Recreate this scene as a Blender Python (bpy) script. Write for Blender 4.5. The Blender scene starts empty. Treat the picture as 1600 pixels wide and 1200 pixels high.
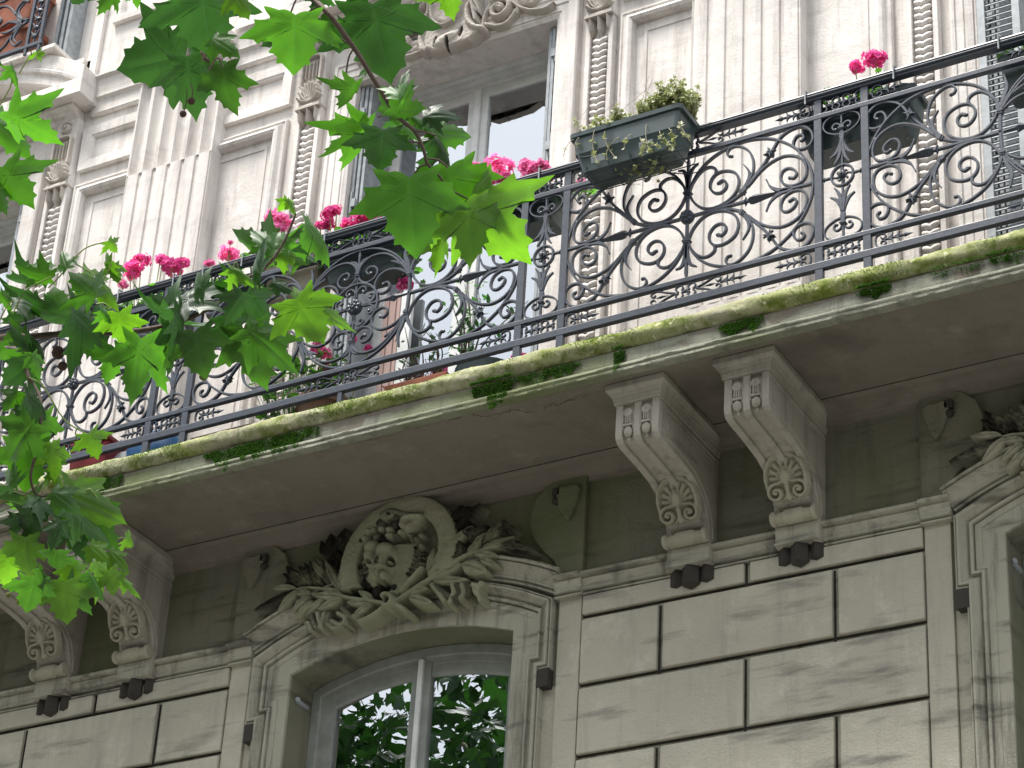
import bpy, bmesh, math, random
import numpy as np
from mathutils import Vector, Matrix
random.seed(7); RNG=np.random.default_rng(5)
S=bpy.context.scene
# ---------------------------------------------------------------- camera, sky, sun, exposure
YAW,PIT,ROL=[math.radians(a) for a in (31.37,31.40,3.69)]
FPX=4000.0
def _basis():
    cy,sy,cp,sp=math.cos(YAW),math.sin(YAW),math.cos(PIT),math.sin(PIT)
    fw=Vector((-sy*cp,cy*cp,sp)); r=Vector((cy,sy,0)); u=r.cross(fw)
    c,s=math.cos(ROL),math.sin(ROL)
    return c*r+s*u, -s*r+c*u, fw
CR,CU,CF=_basis(); CC=Vector((0,0,1.6))
cam=bpy.data.cameras.new('camera'); cam.sensor_width=36; cam.lens=36*FPX/1600; cam.clip_end=2000; cam.clip_start=.1
co=bpy.data.objects.new('camera',cam); S.collection.objects.link(co); S.camera=co
M=Matrix((CR,CU,-CF)).transposed().to_4x4(); M.translation=CC; co.matrix_world=M
S.render.resolution_x=1024; S.render.resolution_y=768
def ray(x,y): return (x-800)/FPX*CR-(y-600)/FPX*CU+CF
def onY(x,y,Y):
    d=ray(x,y); return CC+d*((Y-CC.y)/d.y)
def onZ(x,y,Z):
    d=ray(x,y); return CC+d*((Z-CC.z)/d.z)
def at(x,y,dist): return CC+ray(x,y)*dist
SUN_EL,SUN_AZ=math.radians(69),math.radians(-150)   # azimuth measured from +Y clockwise
w=bpy.data.worlds.new('World'); S.world=w; w.use_nodes=True; nt=w.node_tree; nt.nodes.clear()
sky=nt.nodes.new('ShaderNodeTexSky'); sky.sky_type='NISHITA'; sky.sun_disc=False
sky.sun_elevation=SUN_EL; sky.sun_rotation=SUN_AZ; sky.air_density=1.2; sky.dust_density=4
cl=nt.nodes.new('ShaderNodeTexNoise'); cl.inputs['Scale'].default_value=3.2; cl.inputs['Detail'].default_value=6
tcw=nt.nodes.new('ShaderNodeTexCoord'); nt.links.new(tcw.outputs['Generated'],cl.inputs['Vector'])
crp=nt.nodes.new('ShaderNodeValToRGB'); crp.color_ramp.elements[0].position=.30; crp.color_ramp.elements[1].position=.62
crp.color_ramp.elements[0].color=(.55,.55,.55,1); crp.color_ramp.elements[1].color=(1,1,1,1)
nt.links.new(cl.outputs['Fac'],crp.inputs['Fac'])
mx=nt.nodes.new('ShaderNodeMix'); mx.data_type='RGBA'
nt.links.new(crp.outputs['Color'],mx.inputs[0]); nt.links.new(sky.outputs['Color'],mx.inputs[6]); mx.inputs[7].default_value=(10.0,10.3,10.8,1)
bg=nt.nodes.new('ShaderNodeBackground'); bg.inputs['Strength'].default_value=.11
nt.links.new(mx.outputs[2],bg.inputs['Color'])
wo=nt.nodes.new('ShaderNodeOutputWorld'); nt.links.new(bg.outputs[0],wo.inputs[0])
sl=bpy.data.lights.new('sun','SUN'); sl.energy=4.6; sl.angle=math.radians(18); sl.color=(1,.965,.91)
so=bpy.data.objects.new('sun',sl); S.collection.objects.link(so)
sd=Vector((math.sin(SUN_AZ)*math.cos(SUN_EL),math.cos(SUN_AZ)*math.cos(SUN_EL),math.sin(SUN_EL)))
so.rotation_euler=sd.to_track_quat('Z','Y').to_euler(); so.location=(0,-5,25)
S.view_settings.view_transform='Standard'; S.view_settings.look='None'; S.view_settings.gamma=1; S.view_settings.exposure=0.82
# ---------------------------------------------------------------- mesh builder
WL={}
class MB:
    def __init__(s): s.v=[]; s.f=[]
    def add(s,vs,fs):
        n=len(s.v); s.v.extend([tuple(q) for q in vs]); s.f.extend([tuple(i+n for i in f) for f in fs]); return s
    def box(s,x0,x1,y0,y1,z0,z1):
        v=[(x,y,z) for z in (z0,z1) for y in (y0,y1) for x in (x0,x1)]
        return s.add(v,[(0,2,3,1),(4,5,7,6),(0,1,5,4),(2,6,7,3),(0,4,6,2),(1,3,7,5)])
    def frust(s,c,hx,hy,z0,z1,k=.5):
        v=[(c[0]+a*hx,c[1]+b*hy,z0) for a,b in ((-1,-1),(1,-1),(1,1),(-1,1))]+[(c[0]+a*hx*k,c[1]+b*hy*k,z1) for a,b in ((-1,-1),(1,-1),(1,1),(-1,1))]
        return s.add(v,[(3,2,1,0),(4,5,6,7),(0,1,5,4),(1,2,6,5),(2,3,7,6),(3,0,4,7)])
    def extr(s,prof,x0,x1,ax='X'):
        # prof [(y,z)] closed, extruded along X   (ax='Z': prof=(x,y) extruded along Z)
        n=len(prof)
        if ax=='X': v=[(x0,a,b) for a,b in prof]+[(x1,a,b) for a,b in prof]
        elif ax=='Z': v=[(a,b,x0) for a,b in prof]+[(a,b,x1) for a,b in prof]
        else: v=[(a,x0,b) for a,b in prof]+[(a,x1,b) for a,b in prof]
        f=[tuple(range(n-1,-1,-1)),tuple(range(n,2*n))]+[(i,(i+1)%n,n+(i+1)%n,n+i) for i in range(n)]
        return s.add(v,f)
    def sweep(s,path,prof,Y,closed=False):
        # path [(x,z)], prof closed [(n,d)]: n offset to the left of travel, d sticks out to -Y
        P=[Vector(p) for p in path]; N=len(P); rows=[]
        for i in range(N):
            a=P[i]-P[i-1] if (i>0 or closed) else P[1]-P[0]
            b=P[(i+1)%N]-P[i] if (i<N-1 or closed) else P[-1]-P[-2]
            a=a.normalized(); b=b.normalized(); n1=Vector((-a.y,a.x)); n2=Vector((-b.y,b.x))
            m=(n1+n2); m=m/max(.35,(1+n1.dot(n2))) 
            rows.append([(P[i].x+m.x*q[0],Y-q[1],P[i].y+m.y*q[0]) for q in prof])
        k=len(prof); v=[p for r in rows for p in r]; f=[]
        for i in range(N if closed else N-1):
            j=(i+1)%N
            for q in range(k): f.append((i*k+q,i*k+(q+1)%k,j*k+(q+1)%k,j*k+q))
        if not closed: f.append(tuple(range(k-1,-1,-1))); f.append(tuple((N-1)*k+q for q in range(k)))
        return s.add(v,f)
    def ribbon(s,pts,w,d,Y,n=6,tip=None,cap=True):
        # smooth flat bar through (x,z) points; w in plane, d deep, centred on Y
        P=cr([Vector(p) for p in pts],n) if n>1 else [Vector(p) for p in pts]
        N=len(P); v=[]; f=[]
        for i,p in enumerate(P):
            t=(P[min(i+1,N-1)]-P[max(i-1,0)]); t=t.normalized() if t.length>1e-9 else Vector((1,0)); m=Vector((-t.y,t.x))
            u=i/(N-1); ww=(w(u) if callable(w) else w)/2; dd=(d(u) if callable(d) else d)/2; c=.32*min(ww,dd)
            for a,b in ((-ww,-dd+c),(-ww+c,-dd),(ww-c,-dd),(ww,-dd+c),(ww,dd-c),(ww-c,dd),(-ww+c,dd),(-ww,dd-c)):
                v.append((p.x+m.x*a,Y+b,p.y+m.y*a))
        for i in range(N-1):
            for q in range(8): f.append((i*8+q,(i+1)*8+q,(i+1)*8+(q+1)%8,i*8+(q+1)%8))
        f.append(tuple(range(8))); f.append(tuple((N-1)*8+q for q in range(7,-1,-1)))
        return s.add(v,f)
    def tube(s,pts,r,k=8,n=4):
        P=cr([Vector(p) for p in pts],n) if n>1 else [Vector(p) for p in pts]
        N=len(P); v=[]; f=[]; up=Vector((0.13,0.1,1)).normalized()
        for i,p in enumerate(P):
            t=(P[min(i+1,N-1)]-P[max(i-1,0)]).normalized()
            a=t.cross(up); 
            if a.length<.05: a=t.cross(Vector((1,0,0)))
            a.normalize(); b=a.cross(t); rr=r(i/(N-1)) if callable(r) else r
            for q in range(k):
                g=2*math.pi*q/k; v.append(p+a*math.cos(g)*rr+b*math.sin(g)*rr)
        for i in range(N-1):
            for q in range(k): f.append((i*k+q,i*k+(q+1)%k,(i+1)*k+(q+1)%k,(i+1)*k+q))
        f.append(tuple(range(k-1,-1,-1))); f.append(tuple((N-1)*k+q for q in range(k)))
        return s.add(v,f)
    def lathe(s,c,prof,k=16,axis='Z'):
        # prof [(r,h)] along axis
        v=[];f=[]; c=Vector(c)
        for r,h in prof:
            for q in range(k):
                g=2*math.pi*q/k; a,b=r*math.cos(g),r*math.sin(g)
                v.append(c+(Vector((a,b,h)) if axis=='Z' else Vector((h,a,b)) if axis=='X' else Vector((b,h,a))))
        for i in range(len(prof)-1):
            for q in range(k): f.append((i*k+q,i*k+(q+1)%k,(i+1)*k+(q+1)%k,(i+1)*k+q))
        f.append(tuple(range(k-1,-1,-1))); f.append(tuple((len(prof)-1)*k+q for q in range(k)))
        return s.add(v,f)
    def ball(s,c,r,k=10,m=7,jit=0,sc=(1,1,1)):
        v=[];f=[]
        for i in range(m+1):
            th=math.pi*i/m
            for q in range(k):
                g=2*math.pi*q/k; rr=r*(1+random.uniform(-jit,jit))
                v.append((c[0]+rr*sc[0]*math.sin(th)*math.cos(g),c[1]+rr*sc[1]*math.sin(th)*math.sin(g),c[2]+rr*sc[2]*math.cos(th)))
        for i in range(m):
            for q in range(k): f.append((i*k+q,(i+1)*k+q,(i+1)*k+(q+1)%k,i*k+(q+1)%k))
        return s.add(v,f)
    def mesh(s,name,mat=None,smooth=False):
        me=bpy.data.meshes.new(name); me.from_pydata(s.v,[],s.f); me.validate(); me.update()
        if mat: me.materials.append(mat)
        if smooth: me.polygons.foreach_set('use_smooth',[True]*len(me.polygons))
        return me
    def build(s,name,mat,parent=None,smooth=False,bevel=0,seg=2,label=None,split=None):
        me=s.mesh(name,mat,smooth)
        if split or (smooth and split is None):
            try: me.set_sharp_from_angle(angle=math.radians(split or 38))
            except Exception: pass
        return link(name,me,parent,bevel,seg,label)
def fix(me):
    bm=bmesh.new(); bm.from_mesh(me); bmesh.ops.recalc_face_normals(bm,faces=bm.faces); bm.to_mesh(me); bm.free()
def link(name,me,parent=None,bevel=0,seg=2,label=None):
    fix(me)
    o=bpy.data.objects.new(name,me); S.collection.objects.link(o)
    if parent is not None:
        o.parent=parent; o.location=-WL.get(parent.name,Vector((0,0,0)))
    WL[o.name]=Vector((0,0,0))
    if bevel:
        b=o.modifiers.new('bevel','BEVEL'); b.width=bevel; b.segments=seg; b.limit_method='ANGLE'; b.angle_limit=math.radians(40)
    if label: o['label']=label
    return o
def cr(P,n=6):
    if len(P)<3: return [P[0].lerp(P[-1],i/n) for i in range(n+1)]
    Q=[2*P[0]-P[1]]+list(P)+[2*P[-1]-P[-2]]; out=[]
    for i in range(1,len(Q)-2):
        a,b,c,d=Q[i-1],Q[i],Q[i+1],Q[i+2]
        for j in range(n):
            t=j/n; out.append(.5*((2*b)+(c-a)*t+(2*a-5*b+4*c-d)*t*t+(3*b-a-3*c+d)*t**3))
    out.append(P[-1].copy()); return out
def thing(name,label,cat,loc=(0,0,0),group=None,kind=None):
    o=bpy.data.objects.new(name,None); S.collection.objects.link(o); o.location=loc; o.empty_display_size=.1
    WL[o.name]=Vector(loc); tag(o,label,cat,group,kind); return o
def tag(o,label=None,cat=None,group=None,kind=None):
    if label:o['label']=label
    if cat:o['category']=cat
    if group:o['group']=group
    if kind:o['kind']=kind
    return o
def kids(o,_c={}): return [c for c in bpy.data.objects if c.parent==o]
def dup(o,off,label=None,parent=None,root=True):
    c=o.copy(); S.collection.objects.link(c)
    if root: c.location=o.location+Vector(off)
    c.parent=parent if parent else (o.parent if root else None)
    WL[c.name]=Vector((0,0,0))
    if label: c['label']=label
    for k in kids(o): dup(k,(0,0,0),None,c,False)
    return c
# ---------------------------------------------------------------- materials
def nmat(name):
    m=bpy.data.materials.new(name); m.use_nodes=True; t=m.node_tree; b=t.nodes['Principled BSDF']; return m,t,b
def N(t,ty,**kw):
    n=t.nodes.new(ty)
    for k,v in kw.items():
        if k in n.inputs.keys(): n.inputs[k].default_value=v
        else: setattr(n,k,v)
    return n
def noise(t,vec,scale,detail=4,rough=.55,st=None):
    if st:
        mp=N(t,'ShaderNodeMapping'); mp.inputs['Scale'].default_value=st; t.links.new(vec,mp.inputs['Vector']); vec=mp.outputs[0]
    n=N(t,'ShaderNodeTexNoise',Scale=scale,Detail=detail,Roughness=rough); t.links.new(vec,n.inputs['Vector']); return n.outputs['Fac']
def ramp(t,fac,a,b,ca=(0,0,0,1),cb=(1,1,1,1)):
    r=N(t,'ShaderNodeValToRGB'); e=r.color_ramp.elements; e[0].position=a; e[1].position=b; e[0].color=ca; e[1].color=cb
    t.links.new(fac,r.inputs['Fac']); return r.outputs['Color']
def mix(t,fac,a,b,mode='MIX'):
    m=N(t,'ShaderNodeMix',data_type='RGBA',blend_type=mode)
    for s,v in ((0,fac),(6,a),(7,b)):
        if hasattr(v,'is_linked'): t.links.new(v,m.inputs[s])
        else: m.inputs[s].default_value=v if s==0 else (*v,1) if len(v)==3 else v
    return m.outputs[2]
def stone(name,base,dark,streak=.35,blot=.5,bump=.35,green=None,rough=.9,soot=None,light=None):
    m,t,b=nmat(name); g=N(t,'ShaderNodeNewGeometry').outputs['Position']
    n1=noise(t,g,1.7,5); n2=noise(t,g,6,6,.65); n3=noise(t,g,2.2,5,.6,(1,1,6)); n4=noise(t,g,1.6,6,.7,(7,7,.7)); nf=noise(t,g,90,5,.7)
    c=mix(t,ramp(t,n1,.38,.66),base,[x*.86 for x in base])
    if light: c=mix(t,ramp(t,n2,.55,.75),c,light)
    c=mix(t,mul(t,ramp(t,n4,.50,.74),min(1,streak)),c,dark)
    c=mix(t,mul(t,ramp(t,n3,.54,.74),min(1,blot)),c,dark)
    c=mix(t,mul(t,ramp(t,nf,.60,.72),.35),c,[x*.55 for x in base])
    if green: c=mix(t,mul(t,ramp(t,noise(t,g,1.1,4),.42,.62),green[1]),c,green[0])
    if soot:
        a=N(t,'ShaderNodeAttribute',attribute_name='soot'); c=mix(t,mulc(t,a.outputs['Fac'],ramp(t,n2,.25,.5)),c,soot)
    t.links.new(c,b.inputs['Base Color']); b.inputs['Roughness'].default_value=rough; b.inputs['Specular IOR Level'].default_value=.2
    bp=N(t,'ShaderNodeBump',Strength=bump,Distance=.006); 
    h=N(t,'ShaderNodeMath',operation='ADD'); t.links.new(nf,h.inputs[0]); 
    h2=N(t,'ShaderNodeMath',operation='MULTIPLY'); h2.inputs[1].default_value=2.2; t.links.new(n2,h2.inputs[0]); t.links.new(h2.outputs[0],h.inputs[1])
    t.links.new(h.outputs[0],bp.inputs['Height']); t.links.new(bp.outputs[0],b.inputs['Normal'])
    return m
def mul(t,a,k):
    n=N(t,'ShaderNodeMath',operation='MULTIPLY'); t.links.new(a,n.inputs[0]); n.inputs[1].default_value=k; return n.outputs[0]
def mulc(t,a,b):
    n=N(t,'ShaderNodeMath',operation='MULTIPLY'); t.links.new(a,n.inputs[0]); t.links.new(b,n.inputs[1]); return n.outputs[0]
def simple(name,col,rough=.6,metal=0,var=.15,scale=12,bump=0,spec=.5,dark=None):
    m,t,b=nmat(name); g=N(t,'ShaderNodeNewGeometry').outputs['Position']
    n=noise(t,g,scale,5,.65)
    c=mix(t,ramp(t,n,.35,.7),col,dark or [x*(1-var*2) for x in col]); t.links.new(c,b.inputs['Base Color'])
    b.inputs['Roughness'].default_value=rough; b.inputs['Metallic'].default_value=metal; b.inputs['Specular IOR Level'].default_value=spec
    if bump:
        bp=N(t,'ShaderNodeBump',Strength=bump,Distance=.004); t.links.new(n,bp.inputs['Height']); t.links.new(bp.outputs[0],b.inputs['Normal'])
    return m
UP=stone('upper limestone',(.70,.665,.63),(.34,.31,.29),.8,.35,.45,light=(.78,.76,.73))
UPR=stone('upper carved limestone',(.50,.46,.41),(.20,.18,.17),.5,.5,.4,soot=(.05,.045,.04))
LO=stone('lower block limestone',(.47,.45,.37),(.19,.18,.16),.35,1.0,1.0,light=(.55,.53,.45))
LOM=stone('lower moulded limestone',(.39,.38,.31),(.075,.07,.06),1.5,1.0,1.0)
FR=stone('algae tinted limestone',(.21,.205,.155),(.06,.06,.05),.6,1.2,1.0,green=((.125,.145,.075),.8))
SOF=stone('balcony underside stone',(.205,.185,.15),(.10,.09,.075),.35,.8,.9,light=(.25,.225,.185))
CB=stone('corbel limestone',(.38,.36,.31),(.13,.12,.11),.7,.8,.7)
CBP=stone('corbel weathered stone',(.36,.35,.27),(.12,.12,.10),.4,.6,.5)
GR=simple('dark joint shade and crack',(.055,.05,.042),.95,var=.3,scale=30,bump=.4,spec=.1)  # dark tone for painted joint shade and for the soffit cracks
SOOT=stone('sooty stone',(.055,.05,.045),(.03,.03,.03),.5,.5,.6)
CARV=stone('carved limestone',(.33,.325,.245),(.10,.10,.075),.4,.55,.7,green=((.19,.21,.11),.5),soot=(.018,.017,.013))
EDGE=stone('fascia limestone',(.25,.255,.205),(.09,.095,.075),1.2,.8,.8,green=((.12,.145,.055),.75),light=(.33,.33,.28))
def mossy():
    m,t,b=nmat('mossy lichen stone'); g=N(t,'ShaderNodeNewGeometry').outputs['Position']
    n1=noise(t,g,3.5,6,.7); n2=noise(t,g,14,6,.7); n3=noise(t,g,60,5,.8); nb=noise(t,g,1.2,3)
    c=mix(t,ramp(t,n1,.35,.62),(.40,.39,.28),(.20,.235,.055))
    c=mix(t,ramp(t,n2,.50,.66),c,(.115,.15,.03))
    c=mix(t,mul(t,ramp(t,noise(t,g,25,4,.6),.60,.66),.85),c,(.52,.52,.34))
    c=mix(t,mul(t,ramp(t,n3,.56,.66),.5),c,(.07,.09,.025))
    c=mix(t,mul(t,ramp(t,noise(t,g,2.1,5,.7),.52,.70),.8),c,(.30,.285,.21))
    c=mix(t,mul(t,ramp(t,noise(t,g,5,6,.75,(1,1,.4)),.58,.70),.75),c,(.055,.06,.035))
    t.links.new(c,b.inputs['Base Color']); b.inputs['Roughness'].default_value=.95; b.inputs['Specular IOR Level'].default_value=.1
    bp=N(t,'ShaderNodeBump',Strength=1,Distance=.006); h=N(t,'ShaderNodeMath',operation='ADD'); t.links.new(n3,h.inputs[0]); t.links.new(n2,h.inputs[1])
    t.links.new(h.outputs[0],bp.inputs['Height']); t.links.new(bp.outputs[0],b.inputs['Normal']); return m
MOSSY=mossy()
IRON=simple('painted wrought iron',(.034,.044,.064),.38,.0,.22,40,.25,.5)
ZINC=simple('weathered shutter metal',(.33,.36,.38),.5,.0,.2,20,.2)
WOOD=simple('pale grey window paint',(.70,.71,.70),.5,.0,.15,9,.15,dark=(.52,.54,.53))
WOODL=simple('chipped grey green window paint',(.27,.29,.265),.6,.0,.2,9,.2,dark=(.17,.185,.17))
PINK=simple('brownish pink curtain',(.42,.30,.27),.85,.0,.12,4)
DARKIN=simple('unlit room dark',(.035,.032,.03),.9)  # near black stands for the unlit rooms behind the glass
FILLSH=simple('grey fill sheet',(.30,.30,.31),.9,var=.1,scale=3)
PLAS=simple('dark green planter plastic',(.040,.066,.068),.38,0,.2,8,.1)
PLASB=simple('beige planter plastic',(.30,.27,.20),.6,0,.15,8)
TERR=simple('terracotta',(.42,.15,.09),.8,0,.2,10,.2)
SOIL=simple('potting soil',(.05,.035,.025),.95)
BARK=simple('brown twig bark',(.11,.075,.055),.8,0,.25,50,.6)
BARKG=simple('green petiole',(.22,.30,.07),.6,0,.2,30)
TRUNK=simple('mottled plane bark',(.30,.27,.20),.85,0,.35,5,.5,dark=(.14,.12,.08))
SEED=simple('brown seed ball',(.085,.045,.035),.9,0,.3,150,1.0)
SEEDG=simple('green seed ball',(.16,.19,.04),.9,0,.3,150,1.0)
ASPH=simple('asphalt',(.06,.06,.06),.9,0,.2,30,.4); PAVE=simple('pale pavement',(.20,.195,.18),.9,0,.15,8,.3)
BLUE=simple('blue plastic',(.03,.16,.42),.5); RED=simple('dark red plastic',(.28,.03,.04),.6); BAGW=simple('grey white sack',(.5,.52,.55),.7,scale=25)
def glass():
    m,t,b=nmat('window glass'); t.nodes.remove(b); out=t.nodes['Material Output']
    g=N(t,'ShaderNodeBsdfGlossy',Roughness=.0); g.inputs['Color'].default_value=(.92,.96,1,1)
    tr=N(t,'ShaderNodeBsdfTransparent'); tr.inputs['Color'].default_value=(.75,.8,.8,1)
    lw=N(t,'ShaderNodeFresnel',IOR=1.9); k=N(t,'ShaderNodeMath',operation='MULTIPLY'); k.inputs[1].default_value=4.0; k.use_clamp=True
    t.links.new(lw.outputs[0],k.inputs[0]); ms=N(t,'ShaderNodeMixShader'); t.links.new(k.outputs[0],ms.inputs[0]); t.links.new(tr.outputs[0],ms.inputs[1]); t.links.new(g.outputs[0],ms.inputs[2])
    n=noise(t,N(t,'ShaderNodeNewGeometry').outputs['Position'],2.5,2); bp=N(t,'ShaderNodeBump',Strength=.12,Distance=.01); t.links.new(n,bp.inputs['Height']); t.links.new(bp.outputs[0],g.inputs['Normal'])
    t.links.new(ms.outputs[0],out.inputs[0]); return m
GLASS=glass()
def leafmat(name,col,trans,mixf=.5,rnd=.35,veins=True,rough=.47,spec=.6):
    m,t,b=nmat(name); out=t.nodes['Material Output']
    oi=N(t,'ShaderNodeObjectInfo'); hs=N(t,'ShaderNodeHueSaturation'); hs2=N(t,'ShaderNodeHueSaturation')
    mr=N(t,'ShaderNodeMapRange'); mr.inputs['To Min'].default_value=1-rnd; mr.inputs['To Max'].default_value=1+rnd; t.links.new(oi.outputs['Random'],mr.inputs['Value'])
    g=N(t,'ShaderNodeNewGeometry').outputs['Position']; nn=ramp(t,noise(t,g,25,4),.3,.7,(.85,.85,.85,1),(1.1,1.1,1.1,1))
    c=mix(t,1.0,col,nn,'MULTIPLY'); ct=mix(t,1.0,trans,nn,'MULTIPLY')
    if veins:
        uv=N(t,'ShaderNodeUVMap',uv_map='leaf'); acc=None
        sx=N(t,'ShaderNodeSeparateXYZ'); t.links.new(uv.outputs[0],sx.inputs[0])
        def M2(op,a,bb,clampv=False):
            n=N(t,'ShaderNodeMath',operation=op); n.use_clamp=clampv
            for i,q in enumerate((a,bb)):
                if hasattr(q,'is_linked'): t.links.new(q,n.inputs[i])
                elif q is not None: n.inputs[i].default_value=q
            return n.outputs[0]
        ax=M2('ABSOLUTE',sx.outputs[0],None); y=sx.outputs[1]
        for (dx,dy) in ((0,1),(.886,.464),(.99,-.13)):
            al=M2('ADD',M2('MULTIPLY',ax,dx),M2('MULTIPLY',y,dy)); pe=M2('ABSOLUTE',M2('SUBTRACT',M2('MULTIPLY',ax,dy),M2('MULTIPLY',y,dx)),None)
            wdt=M2('SUBTRACT',.016,M2('MULTIPLY',al,.011)); k=M2('MULTIPLY',M2('LESS_THAN',pe,wdt),M2('GREATER_THAN',al,0.0))
            # side veins
            sv=M2('FRACT',M2('MULTIPLY',M2('SUBTRACT',al,M2('MULTIPLY',pe,.75)),8.0),None); sv=M2('MULTIPLY',M2('LESS_THAN',sv,.07),M2('LESS_THAN',pe,M2('MULTIPLY',al,.42))); k=M2('MAXIMUM',k,M2('MULTIPLY',sv,.5))
            acc=k if acc is None else M2('MAXIMUM',acc,k)
        acc=M2('MULTIPLY',acc,.45); c=mix(t,acc,c,[min(1,x*2.2+.05) for x in col]); ct=mix(t,acc,ct,[x*.6 for x in trans])
    for h,cc in ((hs,c),(hs2,ct)): t.links.new(cc,h.inputs['Color']); t.links.new(mr.outputs[0],h.inputs['Value'])
    t.links.new(hs.outputs[0],b.inputs['Base Color']); b.inputs['Roughness'].default_value=rough; b.inputs['Specular IOR Level'].default_value=spec
    tl=N(t,'ShaderNodeBsdfTranslucent'); t.links.new(hs2.outputs[0],tl.inputs['Color']); ms=N(t,'ShaderNodeMixShader'); ms.inputs[0].default_value=mixf
    t.links.new(b.outputs[0],ms.inputs[1]); t.links.new(tl.outputs[0],ms.inputs[2]); t.links.new(ms.outputs[0],out.inputs[0]); return m
LEAF=leafmat('plane leaf',(.038,.100,.018),(.068,.235,.008),.52,.38)
LEAFY=leafmat('bright plane leaf',(.075,.15,.022),(.14,.36,.010),.55,.25)  # bright copy for yellowish leaves and for lit ones, light painted in
LEAFD=leafmat('dark plane leaf',(.024,.066,.018),(.025,.10,.008),.42,.3)  # dark copy, shade of backlit leaves and crown painted into the colour
GERL=leafmat('geranium leaf',(.06,.17,.03),(.12,.35,.03),.4,.3,False)
IVY=leafmat('variegated ivy leaf',(.38,.42,.18),(.45,.52,.17),.35,.3,False)
SHRL=leafmat('rose shrub leaf',(.03,.10,.03),(.05,.2,.03),.35,.3,False)
PET=leafmat('pink geranium petal',(.90,.11,.42),(.92,.15,.47),.35,.15,False,.6,.2)
PETL=leafmat('light pink geranium petal',(.95,.26,.56),(.97,.33,.62),.35,.15,False,.6,.2)
MOSSG=leafmat('green moss frond',(.045,.11,.018),(.07,.17,.02),.3,.3,False,.8,.1)
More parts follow.
